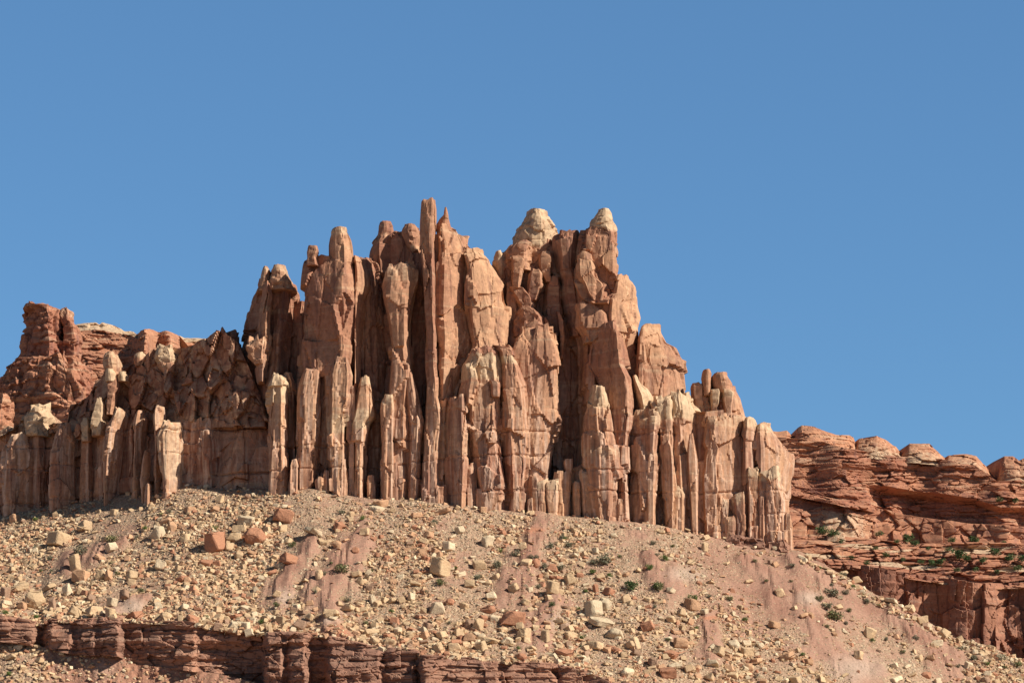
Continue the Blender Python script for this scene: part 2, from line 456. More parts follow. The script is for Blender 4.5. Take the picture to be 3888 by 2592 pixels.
def pillar(parent, name, reg, rows, d, T, sect='flat', style='column', tone=0.4, pale=None, base=True, mat=None, res=0.30,
           low=True, amp=1.0, label=None, slope=0.0, lowmax=1.0, dscale=1.0, joint=1.0, sq=None, widen=None, jagged=.55):
    sq = (.88 if base else 0) if sq is None else sq
    widen = (.2 if base else 0) if widen is None else widen
    ox, oy = REG[reg]
    a = np.array(rows, float)
    py = oy + a[:, 0] * K; xl = ox + a[:, 1] * K; xr = ox + a[:, 2] * K
    cx = float((xl.mean() + xr.mean()) / 2)
    if base:
        yb = float(ip(FOOTLINE, cx)) + 60
        if yb > py[-1] + 2:
            py = np.append(py, yb); xl = np.append(xl, xl[-1]); xr = np.append(xr, xr[-1])
    Yf = D0 + d * dscale
    m_px = Yf / FOC
    n = max(6, int((py[-1] - py[0]) * m_px / res))
    yy = np.linspace(py[0], py[-1], n)
    L = np.interp(yy, py, xl); Rr = np.interp(yy, py, xr)
    if sq or widen:
        # square shoulders rather than a rounded tip
        dep = .30 * np.percentile(Rr - L, 80)
        Lk = np.interp(py[0] + dep, yy, L); Rk = np.interp(py[0] + dep, yy, R_ := Rr)
        cl_ = yy < py[0] + dep
        mid_ = (Lk + Rk) / 2; hw = (Rk - Lk) / 2 * sq
        L = np.where(cl_, np.minimum(L, mid_ - hw), L); Rr = np.where(cl_, np.maximum(Rr, mid_ + hw), Rr)
        g = np.clip((yy - py[0]) / max(1, .12 * (py[-1] - py[0])), 0, 1) * (Rr - L)
        L = L - widen * g; Rr = Rr + .25 * widen * g
    w = (Rr - L) * m_px
    wmax = np.percentile(w, 80)
    s = np.clip(np.maximum.accumulate(w) / wmax, 0.12, 1.0) ** 0.8
    # how far below the top: rounds the crown off towards the back
    below = (yy - py[0]) * m_px
    crown = np.clip(1 - below / max(1.2, 0.45 * wmax), 0, 1) ** 2
    rs_ = np.random.RandomState(int(abs(cx * 7 + py[0] * 3)) % 99991)
    front = SECT[sect]
    if sect == 'flat':
        a_, b_ = rs_.uniform(.14, .34), rs_.uniform(.68, .88)
        front = [(0, .62), (a_, rs_.uniform(.02, .14)), (b_, 0), (1, rs_.uniform(.25, .45))]
    loop = [(front[0][0], 1.0)] + list(front) + [(front[-1][0], 1.0)]
    fx, fd = [], []
    for (x0, d0), (x1, d1) in zip(loop[:-1], loop[1:]):
        seg = math.hypot((x1 - x0) * wmax, (d1 - d0) * T)
        c = max(2, int(seg / res)) if not (d0 == 1.0 or d1 == 1.0) else max(2, int(seg / (res * 2)))
        for i in range(c):
            fx.append(x0 + (x1 - x0) * i / c); fd.append(d0 + (d1 - d0) * i / c)
    fx.append(loop[-1][0]); fd.append(1.0)
    for i in (1, 2):
        fx.append(loop[-1][0] + (loop[0][0] - loop[-1][0]) * i / 3); fd.append(1.0)
    fx = np.array(fx); fd = np.array(fd); N = len(fx)
    PX = L[:, None] + fx[None, :] * (Rr - L)[:, None]
    YD = Yf + fd[None, :] * T * s[:, None] + (crown * T * 0.10)[:, None] - slope * (below / max(below[-1], 1e-6))[:, None]
    ref = P(PX, np.repeat(yy[:, None], N, 1), np.full((n, N), Yf))
    V = ref.copy(); V[..., 1] = YD
    V[..., 2] = ref[:, :1, 2]
    V[..., 2] += (crown[:, None] * (fx[None, :] - .5) * w[:, None] * rs_.uniform(-.3, .4) * jagged)
    # outward normals in plan
    t = np.roll(V[..., :2], -1, 1) - np.roll(V[..., :2], 1, 1)
    nrm = np.stack([t[..., 1], -t[..., 0]], -1)
    nrm /= np.linalg.norm(nrm, axis=-1, keepdims=True) + 1e-9
    flat = V.reshape(-1, 3)
    disp = rockdisp(flat, style).reshape(n, N)
    am = amp * np.clip(np.maximum.accumulate(w) / 8.0, 0.16, 1.0)[:, None]
    V[..., :2] += nrm * (disp * am)[..., None]
    if style in ('column', 'smooth') and joint:
        # vertical joints: flat panels standing proud of one another across the face
        jx, jz = (2.6, 17.0) if style == 'column' else (4.0, 16.0)
        jd = 0.42 * blocks(flat, (jx, 30.0, jz), 101, 0.35, 0.2) + 0.10 * blocks(flat, (jx * .45, 30.0, jz * .4), 103, 0.4, 0.3)
        jd = jd.reshape(n, N) * np.clip(w / 3.0, 0.3, 1.0)[:, None] * np.clip(1 - crown, .2, 1)[:, None]
        edge = np.clip(np.minimum(fx, 1 - fx) / 0.06, 0, 1) * np.clip((1.0 - fd) / .25, 0, 1)
        V[..., 1] -= joint * jd * edge[None, :]
    jag = blocks(flat * (1, 1, 0), (1.7, 1.7, 1.0), 105, 0.9, 0.0).reshape(n, N)
    V[..., 2] += jag * crown[:, None] * np.clip(w / 6.0, .12, .9)[:, None] * 1.2 * jagged
    V[..., 2] += (0.25 * fbm(flat, (0.6, 0.6, 0.6), 77, 2)).reshape(n, N) * np.clip(crown * 2, 0, 1)[:, None]
    verts = V.reshape(-1, 3)
    top = V[0].mean(0) + (0, 0, 0.12); bot = V[-1].mean(0)
    verts = np.concatenate([verts, [top, bot]])
    idx = np.arange(n * N).reshape(n, N)
    nx = np.roll(idx, -1, 1)
    q = np.stack([idx[:-1], idx[1:], nx[1:], nx[:-1]], -1).reshape(-1, 4)
    tr = np.concatenate([np.stack([np.full(N, n * N), idx[0], nx[0]], -1), np.stack([np.full(N, n * N + 1), nx[-1], idx[-1]], -1)])
    PAL = np.zeros(n)
    for (y0, y1, am_) in (pale or []):
        ya, yb_ = oy + y0 * K, oy + y1 * K
        PAL = np.maximum(PAL, am_ * np.clip((yy - ya) / 12 + .5, 0, 1) * np.clip((yb_ - yy) / 22 + .5, 0, 1))
    pal = np.repeat(PAL, N) + 0.0
    pal = np.append(pal, [PAL[0], 0])
    foot = float(ip(FOOTLINE, cx))
    lo = np.clip((yy - (foot - 640)) / 420, 0, 1) * lowmax if low else np.zeros(n)
    lo = np.append(np.repeat(lo, N), [0, 0])
    attrs = {"tone": np.full(len(verts), tone + rs_.uniform(-.12, .1)), "pale": pal, "low": lo}
    return np_mesh(name, verts, q[:, ::-1], tr[:, ::-1], mat or M_BUTTE, attrs, parent, label)


def sheet(parent, name, xs, lines, depth_fn, style, mat, res_rows, tone=0.4, pale=0.0, low=0.0, amp=1.0, label=None, back=0.0, kind=None, over=0.0):
    """a face of rock between two traced lines (top, bottom), facing the camera"""
    top = ip(lines[0], xs); bot = ip(lines[1], xs) + over
    n = res_rows
    v = np.linspace(0, 1, n)[:, None]
    PY = top[None, :] * (1 - v) + bot[None, :] * v
    PX = np.repeat(xs[None, :], n, 0)
    Y = depth_fn(PX, PY, np.repeat(v, len(xs), 1))
    V = P(PX, PY, Y)
    flat = V.reshape(-1, 3)
    dd = rockdisp(flat, style).reshape(n, -1) * amp
    V[..., 1] -= dd
    if back:
        extra = V[0].copy(); extra[:, 1] += back; extra[:, 2] += 0.0
        mid = V[0].copy(); mid[:, 1] += back * 0.3; mid[:, 2] += 0.3
        V = np.concatenate([extra[None], mid[None], V]); n += 2
    m = V.shape[1]
    idx = np.arange(n * m).reshape(n, m)
    q = np.stack([idx[:-1, :-1], idx[1:, :-1], idx[1:, 1:], idx[:-1, 1:]], -1).reshape(-1, 4)
    nv = n * m
    def A(a):
        if callable(a):
            r = a(PX, PY, np.repeat(v, len(xs), 1))
            if back: r = np.concatenate([r[:1], r[:1], r])
            return r.ravel()
        return np.full(nv, a)
    attrs = {"tone": A(tone), "pale": A(pale), "low": A(low)}
    o = np_mesh(name, V.reshape(-1, 3), q, np.zeros((0, 3), int), mat, attrs, parent, label)
    if kind: o['kind'] = kind
    return o

# ---------------------------------------------------------------- the big butte
def at_foot(px, py, d):
    return tuple(P(px, py, D0 + d))


butte = empty("sandstone_butte", at_foot(1950, 1950, 0), "tall fluted red sandstone butte with a thin spire and pale domes on its skyline", "butte")
W1 = (400, 900, 1.0)


def bp(name, reg, rows, d, T, sect='flat', **kw):
    if name == 'column':      # short flakes break off square
        (y0, a0, b0), (y1, a1, b1) = rows[0], rows[1]
        rows = [(y0, a0 * .3 + a1 * .7, b0 * .3 + b1 * .7)] + rows[1:]
        rows = [(y, x0 - .25 * (x1 - x0), x1 + .1 * (x1 - x0)) for y, x0, x1 in rows]
        d = d * .8 + 1.3
        kw.setdefault('sq', 1.0); kw.setdefault('widen', .1)
    return pillar(butte, name, reg, rows, d, T * 1.15, sect, dscale=(.7 if reg == 'C' else 1.0), **kw)


# dark back walls between the pillars
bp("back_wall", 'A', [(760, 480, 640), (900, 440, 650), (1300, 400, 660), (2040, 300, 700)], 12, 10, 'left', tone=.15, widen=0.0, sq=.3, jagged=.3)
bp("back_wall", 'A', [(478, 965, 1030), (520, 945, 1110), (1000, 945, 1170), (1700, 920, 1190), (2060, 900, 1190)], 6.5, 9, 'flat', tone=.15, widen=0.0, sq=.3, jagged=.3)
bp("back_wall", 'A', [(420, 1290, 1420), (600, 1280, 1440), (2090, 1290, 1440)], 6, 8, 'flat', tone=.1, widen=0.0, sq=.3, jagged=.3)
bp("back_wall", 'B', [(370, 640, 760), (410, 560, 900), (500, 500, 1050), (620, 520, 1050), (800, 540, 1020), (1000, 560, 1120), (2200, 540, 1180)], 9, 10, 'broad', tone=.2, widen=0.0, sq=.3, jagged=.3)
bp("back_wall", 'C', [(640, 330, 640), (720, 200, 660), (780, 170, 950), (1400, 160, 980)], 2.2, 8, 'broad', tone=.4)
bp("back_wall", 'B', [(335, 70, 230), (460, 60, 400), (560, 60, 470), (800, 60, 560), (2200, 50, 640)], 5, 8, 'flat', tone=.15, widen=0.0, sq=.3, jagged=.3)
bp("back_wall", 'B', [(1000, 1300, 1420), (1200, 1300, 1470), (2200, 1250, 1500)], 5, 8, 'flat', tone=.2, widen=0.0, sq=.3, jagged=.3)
# left shoulder
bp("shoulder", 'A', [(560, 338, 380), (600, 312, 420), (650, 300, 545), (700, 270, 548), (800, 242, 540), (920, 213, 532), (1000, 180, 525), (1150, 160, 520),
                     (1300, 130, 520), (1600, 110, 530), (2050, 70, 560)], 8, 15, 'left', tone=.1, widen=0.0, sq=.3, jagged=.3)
bp("dome", 'A', [(520, 430, 470), (545, 395, 492), (610, 382, 515), (645, 372, 545), (690, 350, 565)], 7, 6, 'round', style='cap', tone=.75, pale=[(500, 700, .5)], base=False, sq=.7, jagged=.1)
bp("knob", 'A', [(535, 345, 370), (570, 330, 390), (640, 315, 385), (700, 290, 380)], 8.5, 5, 'round', style='cap', tone=.5, pale=[(500, 640, .6)], base=False)
bp("light_catching_rib", 'A', [(640, 330, 385), (720, 322, 402), (800, 312, 388), (900, 300, 380), (1000, 285, 385), (1080, 275, 378), (1230, 290, 345), (1300, 300, 340)], 5.2, 6, 'left', tone=.3, base=False)  # added rib, shaped to stand proud of the shoulder and catch the sun
bp("ledge_block", 'A', [(1010, 215, 385), (1060, 215, 385), (1110, 235, 370), (1180, 280, 350)], 4.2, 6, 'flat', style='cap', tone=.4, pale=[(1020, 1060, .5)], base=False)
bp("pillar", 'A', [(1000, 60, 90), (1040, 30, 180), (1200, 0, 190), (1500, -20, 190), (2040, -40, 190)], 12, 8, 'left', style='column', tone=.1)
bp("pillar", 'A', [(1250, 402, 472), (1290, 388, 494), (1440, 385, 503), (1455, 394, 496), (1700, 398, 496), (2000, 395, 496)], 0, 6, 'flat', tone=.65, pale=[(1200, 1450, .9), (1530, 1580, .5)], label="pillar with a pale cream cap")
bp("pillar", 'A', [(1240, 478, 520), (1300, 480, 545), (1400, 490, 560), (2000, 490, 575)], 4.5, 5, 'left', tone=.3, pale=[(1200, 1330, .5)])
bp("pillar", 'A', [(1815, 530, 562), (1850, 530, 572), (1910, 528, 572), (1990, 524, 572)], -2, 2.5, 'flat', tone=.7)
# twin knobbed tower
bp("tower", 'A', [(470, 635, 935), (520, 618, 950), (600, 612, 955), (750, 608, 962), (900, 606, 962), (1000, 602, 958), (1100, 606, 955), (1180, 612, 938), (1240, 640, 900), (1260, 680, 880)],
   -1.0, 5.2, 'left', style='smooth', tone=.35, base=False, low=False, widen=0.0, jagged=.4)
bp("tower_body", 'A', [(700, 640, 930), (1200, 600, 940), (1500, 580, 940), (2040, 570, 960)], 3.2, 7, 'flat', tone=.2, widen=0.0)
bp("knob", 'A', [(400, 645, 700), (430, 632, 710), (480, 630, 690), (530, 625, 705)], -0.2, 3, 'flat', style='cap', tone=.6, base=False)
bp("knob", 'A', [(272, 800, 845), (285, 788, 870), (310, 786, 905), (340, 775, 920), (380, 768, 927), (450, 768, 932), (540, 775, 930), (620, 780, 925)], -0.8, 5, 'flat', style='smooth', tone=.5,
   pale=[(260, 340, .6)], base=False, amp=.7, sq=.75, jagged=.15)
bp("slab", 'A', [(465, 940, 985), (510, 938, 1020), (570, 938, 1047), (650, 940, 1050), (750, 940, 1010), (900, 942, 995), (1300, 940, 985), (2040, 940, 985)], 0.6, 6, 'right', style='smooth', tone=.6, widen=.0, sq=.5, jagged=.3)
bp("buttress", 'A', [(1215, 612, 715), (1300, 605, 712), (1420, 580, 702), (1700, 572, 698), (2000, 570, 685)], -0.6, 5, 'flat', tone=.5, amp=.8)
bp("buttress", 'A', [(1130, 800, 910), (1250, 780, 926), (1430, 785, 910), (1470, 782, 895), (1600, 780, 890), (2040, 782, 880)], -2.4, 5, 'flat', tone=.6, pale=[(1510, 1650, .75), (1215, 1265, .5)], amp=.8)
bp("pillar", 'A', [(1270, 990, 1042), (1330, 978, 1050), (1480, 958, 1068), (1530, 950, 1064), (1570, 940, 1030), (1700, 938, 1016), (2030, 938, 1012)],
   -2.2, 5, 'flat', tone=.65, pale=[(1240, 1330, .8), (1480, 1620, .8)], amp=.8, label="pillar with yellowish pale bands")
bp("pillar", 'A', [(1320, 932, 952), (1360, 910, 955), (1460, 912, 960), (1560, 905, 955), (2030, 905, 955)], -1.0, 4, 'flat', tone=.5)
for rows, dd in (([(1885, 755, 772), (1920, 750, 780), (2010, 755, 778)], -3.2), ([(1810, 860, 882), (1850, 860, 890), (1950, 850, 905), (2030, 840, 900)], -3.6),
                 ([(1925, 1048, 1066), (1960, 1042, 1080), (2030, 1045, 1085)], -3.4),
                 ([(1935, 705, 740), (1960, 700, 748), (2015, 705, 750)], -3.6), 
                 ([(1960, 525, 540), (2020, 520, 540)], -2.6), ):
    bp("column", 'A', rows, dd, 1.6, 'flat', tone=.7, amp=.6, res=.22)
# rounded mass left of the spire
bp("dome", 'A', [(305, 1195, 1245), (320, 1165, 1280), (360, 1140, 1340), (430, 1125, 1385), (550, 1110, 1390), (700, 1100, 1390), (1100, 1100, 1390), (1600, 1100, 1390)], 7, 9, 'round', style='smooth', tone=.15, widen=.0, sq=.3, jagged=.3)
bp("knob", 'A', [(235, 1120, 1160), (250, 1106, 1200), (300, 1100, 1210), (330, 1085, 1200), (400, 1052, 1180), (480, 1038, 1150), (560, 1035, 1120)], 9, 6, 'round', style='cap', tone=.35, pale=[(310, 400, .5)], base=False, sq=.75, jagged=.1)
bp("dome", 'A', [(250, 1290, 1330), (265, 1265, 1372), (300, 1248, 1378), (360, 1280, 1380), (400, 1300, 1380), (440, 1335, 1378)], 5.5, 5, 'round', style='cap', tone=.3, pale=[(395, 450, .6)], base=False, sq=.7, jagged=.1)
bp("pillar", 'A', [(515, 1195, 1240), (528, 1158, 1360), (580, 1165, 1362), (640, 1178, 1362), (680, 1182, 1348), (740, 1185, 1337), (800, 1192, 1325), (900, 1198, 1315), (1050, 1203, 1318),
                   (1150, 1208, 1327), (1250, 1212, 1330), (1330, 1210, 1325), (1600, 1200, 1310), (2080, 1185, 1305)], -2.2, 5.5, 'flat', style='smooth', tone=.6, pale=[(500, 640, .55)])
bp("pillar", 'A', [(1390, 1150, 1200), (1440, 1134, 1204), (1700, 1138, 1206), (2085, 1130, 1200)], -3.2, 3, 'flat', tone=.7, pale=[(1380, 1470, .7)])
bp("pillar", 'A', [(1240, 1300, 1324), (1340, 1296, 1345), (1440, 1300, 1368), (1560, 1310, 1396), (1650, 1312, 1390), (2085, 1300, 1372)], -2.6, 3.5, 'flat', tone=.65)
bp("column", 'A', [(1840, 1205, 1225), (1900, 1200, 1235), (2085, 1195, 1240)], -4.6, 1.6, 'flat', tone=.7, amp=.5, res=.22)
# the thin spire
bp("spire", 'A', [(90, 1400, 1460), (97, 1390, 1482), (130, 1388, 1487), (200, 1380, 1489), (260, 1376, 1486), (350, 1376, 1478), (480, 1388, 1480), (600, 1400, 1485), (700, 1408, 1480), (800, 1412, 1478),
                  (900, 1415, 1478), (1000, 1420, 1490), (1200, 1428, 1490), (1300, 1436, 1498), (1400, 1430, 1500), (1500, 1418, 1530), (1600, 1412, 1540), (1700, 1405, 1520), (1850, 1397, 1512), (2090, 1388, 1515)],
   -4.0, 5, 'flat', tone=.5, amp=.75, label="tallest thin blade of rock", widen=.02, sq=.95, jagged=.12)
bp("needle", 'B', [(153, 155, 166), (195, 147, 176), (225, 117, 182), (262, 95, 192), (300, 95, 200)], 0.5, 2, 'round', tone=.4, base=False, res=.2, amp=.6)
bp("fin", 'B', [(255, 112, 198), (290, 103, 230), (330, 102, 255), (400, 104, 288), (470, 100, 292), (600, 95, 300), (700, 90, 306), (800, 85, 305), (880, 85, 312), (960, 88, 326), (1020, 90, 330), (1080, 92, 318),
                (1150, 95, 300), (1300, 98, 270), (1500, 100, 250), (2090, 100, 250)], -1.2, 7, 'right', style='smooth', tone=.85, amp=.8, widen=.0, sq=.2, jagged=.3)
bp("fin", 'B', [(412, 290, 330), (430, 286, 370), (480, 298, 440), (540, 308, 480), (600, 306, 520), (650, 304, 540), (740, 303, 552), (790, 308, 575), (870, 312, 574), (950, 322, 570), (1040, 335, 565), (1080, 330, 602),
                (1150, 310, 615), (1400, 290, 600), (2100, 280, 560)], -0.4, 7, 'rface', style='smooth', tone=.75, pale=[(400, 480, .5)], amp=.9, widen=.0, sq=.3, jagged=.4)
bp("pillar", 'B', [(1085, 330, 488), (1110, 318, 496), (1150, 300, 508), (1185, 283, 514), (1230, 300, 517), (1275, 312, 520), (1310, 308, 522), (1360, 295, 520), (1450, 290, 516), (1570, 300, 512), (1640, 330, 508), (1760, 340, 522),
                   (1870, 360, 530), (1970, 380, 538), (2150, 390, 555)], -4.6, 6, 'flat', tone=.6, pale=[(1108, 1290, .95), (1300, 1480, .35)], label="stout pillar with a pale cream head under a red lip")
bp("lip", 'B', [(1072, 340, 470), (1085, 332, 494), (1105, 320, 498)], -4.8, 5, 'flat', style='cap', tone=0.0, base=False, low=False, amp=.6)
bp("block", 'B', [(1295, 440, 505), (1310, 455, 520), (1385, 460, 520), (1400, 470, 515)], -5.3, 2, 'flat', style='cap', tone=.2, base=False, amp=.5)
bp("column", 'B', [(1850, 300, 340), (1875, 292, 355), (1960, 300, 358), (2120, 305, 365)], -6.2, 3, 'flat', tone=.6, pale=[(1840, 1900, .5)], amp=.6)
bp("pillar", 'B', [(1395, 195, 283), (1420, 180, 285), (1600, 178, 292), (1850, 186, 300), (2120, 188, 292)], -5.6, 4.5, 'left', tone=.55, pale=[(1390, 1420, .5)])
bp("pillar", 'B', [(1060, 465, 500), (1095, 512, 610), (1140, 525, 615), (1170, 530, 632), (1220, 536, 650), (1270, 530, 665), (1340, 522, 690), (1410, 540, 702), (1520, 552, 710), (1620, 542, 713), (1720, 556, 712),
                   (1870, 570, 716), (2010, 582, 698), (2150, 575, 690)], -3.6, 6, 'flat', tone=.6, pale=[(1125, 1190, .9)])
bp("lip", 'B', [(1058, 468, 500), (1075, 505, 575), (1095, 512, 612), (1125, 520, 614)], -3.6, 4, 'flat', style='cap', tone=0.0, base=False, low=False, amp=.6)
# broad middle buttress
bp("buttress", 'B', [(935, 700, 790), (955, 668, 815), (985, 655, 862), (1050, 652, 882), (1110, 648, 890), (1170, 640, 900), (1270, 640, 904), (1360, 640, 890), (1430, 640, 890), (1520, 640, 900), (1590, 640, 905), (1670, 640, 880),
                     (1770, 640, 860), (1900, 640, 845), (2150, 640, 835)], -1.6, 8, 'broad', style='smooth', tone=.6, amp=.8)
bp("knob", 'B', [(895, 715, 800), (915, 690, 825), (945, 670, 800), (980, 660, 780)], 1.5, 4, 'round', style='cap', tone=.45, base=False)
bp("column", 'B', [(980, 862, 888), (1050, 868, 895), (1150, 885, 905), (1250, 890, 908)], 0.5, 2, 'flat', tone=.5, base=False, amp=.5)
for rows, dd, pl in (([(1925, 730, 758), (1945, 726, 772), (2100, 738, 770)], -5.2, .4), ([(1955, 772, 822), (1975, 768, 832), (2100, 785, 825)], -5.4, .8),
                     ([(1957, 840, 890), (1975, 835, 903), (2060, 838, 902), (2150, 850, 895)], -5.8, .8), ([(1900, 905, 930), (1930, 895, 950), (2150, 900, 950)], -4.4, .5),
                     ([(1815, 960, 985), (1835, 955, 995), (1890, 965, 992), (1910, 940, 985), (2180, 938, 975)], -4.2, .3), ([(1970, 1018, 1040), (1990, 1012, 1048), (2180, 1015, 1050)], -4.8, .4),
                     ([(1888, 1065, 1085), (1910, 1060, 1110), (1950, 1068, 1112), (2180, 1085, 1128)], -5.4, .6), 
                     ([(2075, 710, 730), (2150, 708, 735)], -6.0, .2), 
                     ([(1990, 105, 150), (2010, 100, 158), (2110, 108, 158)], -7.0, .3), ([(2010, 370, 400), (2130, 368, 408)], -6.9, .2),
                     ([(1860, 1015, 1090), (1885, 1010, 1110), (2180, 1000, 1120)], -1.0, .1)):
    bp("column", 'B', rows, dd, 2.2, 'flat', tone=.6, pale=[(rows[0][0] - 20, rows[0][0] + 70, pl)], amp=.6, res=.22)
# summit: pale dome, blocks and the gully of broken rock
bp("dome", 'B', [(150, 722, 770), (160, 706, 810), (185, 690, 845), (230, 668, 872), (270, 632, 895), (300, 612, 908), (360, 600, 915), (440, 596, 900), (520, 596, 890)], 10, 10, 'round', style='cap', tone=.8, pale=[(100, 420, .8)],
   base=False, amp=.8, label="pale banded dome on the skyline", sq=.62, jagged=.1)
bp("block", 'B', [(362, 660, 705), (380, 600, 728), (410, 558, 735), (470, 545, 738), (560, 580, 735)], 6.5, 5, 'flat', style='cap', tone=.35, base=False)
bp("knob", 'B', [(435, 492, 525), (470, 478, 560), (510, 458, 578), (550, 475, 572), (620, 480, 575)], 9, 5, 'round', style='cap', tone=.5, pale=[(400, 600, .9)], base=False)
for rows, dd in (([(465, 595, 640), (490, 595, 690), (565, 595, 672), (580, 595, 660)], 4.5), ([(556, 610, 665), (575, 598, 665), (650, 592, 655), (680, 600, 650)], 4),
                 ([(555, 730, 785), (575, 715, 798), (660, 700, 802), (720, 690, 780), (760, 720, 760)], 4), ([(668, 575, 620), (690, 565, 690), (740, 590, 738), (800, 640, 742), (900, 580, 720), (1000, 590, 700)], 4.2),
                 ([(810, 660, 720), (840, 648, 780), (900, 640, 825), (960, 640, 830)], 2.4), ([(440, 785, 860), (470, 775, 866), (560, 778, 862), (640, 820, 862)], 6.5), ([(640, 560, 600), (720, 545, 640), (1100, 560, 680)], 6),
                 ([(870, 800, 825), (920, 810, 850), (1000, 815, 852)], 3.2), ([(830, 895, 912), (900, 900, 945), (1000, 912, 950), (1150, 915, 940)], 3.5), ([(600, 860, 900), (660, 820, 920), (820, 800, 930), (1000, 820, 940)], 6.5),
                 ([(520, 900, 1010), (640, 930, 1040), (760, 930, 1060), (860, 960, 1060), (1000, 980, 1060)], 5.5)):
    bp("block", 'B', rows, dd, 4, 'flat', style='cap', tone=.4, base=False, amp=.9)
bp("block", 'B', [(288, 950, 1030), (303, 890, 1046), (330, 876, 1048), (380, 876, 1046), (470, 895, 1035), (560, 900, 1030)], 5, 6, 'flat', style='smooth', tone=.35, base=False, amp=.5)
# right tower
bp("tower", 'B', [(262, 1105, 1180), (290, 1062, 1240), (320, 1048, 1294), (420, 1040, 1298), (500, 1035, 1305), (590, 1030, 1310), (640, 1032, 1330), (760, 1040, 1330), (900, 1020, 1330), (950, 1010, 1330), (1050, 1040, 1330),
                  (1300, 1040, 1330), (2200, 1010, 1380)], 1.5, 9, 'flat', style='smooth', tone=.5, widen=.0, sq=.5, jagged=.4)
bp("tower_side", 'B', [(590, 1305, 1350), (615, 1290, 1400), (640, 1280, 1420), (680, 1270, 1430), (760, 1250, 1428), (850, 1240, 1437), (950, 1240, 1440), (1100, 1240, 1425), (1400, 1240, 1400), (2200, 1260, 1390)], 0.4, 9, 'rface', style='smooth',
   tone=.85, pale=[(620, 780, .35)], amp=.9, widen=.0, sq=.4, jagged=.4)
bp("hoodoo", 'B', [(152, 1185, 1240), (165, 1172, 1252), (200, 1142, 1266), (250, 1120, 1290), (275, 1110, 1292), (300, 1190, 1292), (400, 1203, 1297), (450, 1210, 1297)], 2.2, 4.5, 'round', style='cap', tone=.6, pale=[(100, 300, .95), (380, 450, .5)],
   base=False, label="cream hoodoo perched on the right tower", sq=.55, jagged=.1)
bp("overhang", 'B', [(495, 1035, 1130), (520, 1025, 1145), (600, 1030, 1160), (650, 1050, 1235), (720, 1075, 1240), (765, 1110, 1235), (785, 1140, 1230)], -1.2, 4, 'flat', style='smooth', tone=.45, base=False, low=False)
bp("knob", 'B', [(440, 1060, 1095), (460, 1035, 1130), (495, 1032, 1140)], 0, 3, 'round', style='cap', tone=.45, base=False, amp=.6)
bp("shield", 'B', [(780, 1035, 1150), (860, 1020, 1240), (930, 1015, 1250), (990, 1070, 1225), (1040, 1070, 1140)], -0.2, 4, 'flat', style='smooth', tone=.6, base=False, low=False, amp=.6)
bp("fin", 'B', [(903, 1228, 1268), (945, 1180, 1290), (985, 1165, 1325), (1040, 1160, 1336), (1120, 1156, 1342), (1190, 1155, 1350), (1270, 1195, 1390), (1370, 1228, 1400), (1470, 1238, 1396), (1570, 1250, 1390), (1770, 1262, 1366),
                (2210, 1282, 1362)], -3.6, 6, 'left', tone=.45, amp=.8, label="long fin with a narrow sunlit edge")
bp("pillar", 'B', [(1325, 1140, 1205), (1370, 1125, 1220), (1570, 1112, 1256), (1770, 1118, 1290), (2210, 1150, 1285)], -5.4, 5, 'flat',
   tone=.55, pale=[(1320, 1480, .8), (1730, 1810, .6)])
bp("column", 'B', [(2080, 1308, 1330), (2110, 1300, 1338), (2210, 1300, 1338)], -6.5, 1.6, 'flat', tone=.6, amp=.5, res=.22)
# right block with an alcove
bp("block", 'C', [(40, 268, 300), (55, 242, 340), (100, 232, 382), (160, 226, 418), (180, 225, 465), (220, 222, 490), (270, 215, 522), (350, 210, 535), (450, 205, 547), (700, 200, 560)], 5, 9, 'rface', style='smooth', tone=.65, amp=.9, widen=.0, sq=.62, jagged=.15)
bp("fin", 'C', [(135, 225, 245), (200, 215, 260), (280, 205, 270), (350, 200, 258), (420, 205, 250), (600, 205, 250)], 1.5, 4, 'flat', style='smooth', tone=.7, base=False)
bp("pillar", 'C', [(385, 182, 205), (430, 185, 235), (470, 188, 290), (520, 205, 320), (600, 220, 335), (700, 200, 340)], 0.5, 5, 'right', style='cap', tone=.7, pale=[(380, 640, .9)], base=False, amp=.7)
bp("pillar", 'C', [(606, 240, 325), (650, 192, 360), (720, 190, 357), (800, 188, 347), (880, 190, 342), (940, 196, 352), (1100, 198, 342), (1380, 215, 330)], -4.4, 6, 'left', tone=.5, pale=[(600, 730, .7)])
bp("panel", 'C', [(900, 270, 345), (920, 265, 350), (1100, 270, 335), (1400, 270, 335)], -5.2, 3, 'flat', style='smooth', tone=.65, amp=.5)
bp("pillar", 'C', [(520, 325, 430), (560, 328, 455), (600, 340, 455), (640, 352, 445), (700, 360, 460), (780, 368, 470), (950, 380, 465), (1150, 395, 500), (1380, 405, 480)], -2.6, 6, 'flat', tone=.6, pale=[(500, 690, .9)])
bp("pillar", 'C', [(820, 375, 415), (850, 362, 440), (950, 380, 455), (1100, 385, 455), (1380, 400, 455)], -4.0, 3, 'left', tone=.55)
bp("dome", 'C', [(500, 450, 560), (525, 445, 580), (560, 450, 600), (620, 465, 640), (700, 460, 648), (800, 470, 652), (900, 458, 655), (1000, 462, 660), (1200, 470, 662), (1400, 478, 665)], -2.2, 8, 'right', tone=.65, pale=[(480, 680, .95)], amp=.9)
bp("column", 'C', [(1135, 432, 480), (1150, 425, 515), (1200, 440, 520), (1400, 430, 520)], -5.6, 3, 'flat', style='smooth', tone=.7, pale=[(1130, 1200, .8)], amp=.5)
bp("pillar", 'C', [(770, 555, 580), (830, 552, 590), (940, 550, 612), (1100, 560, 612), (1430, 575, 615)], -3.4, 3, 'flat', tone=.7, amp=.6)
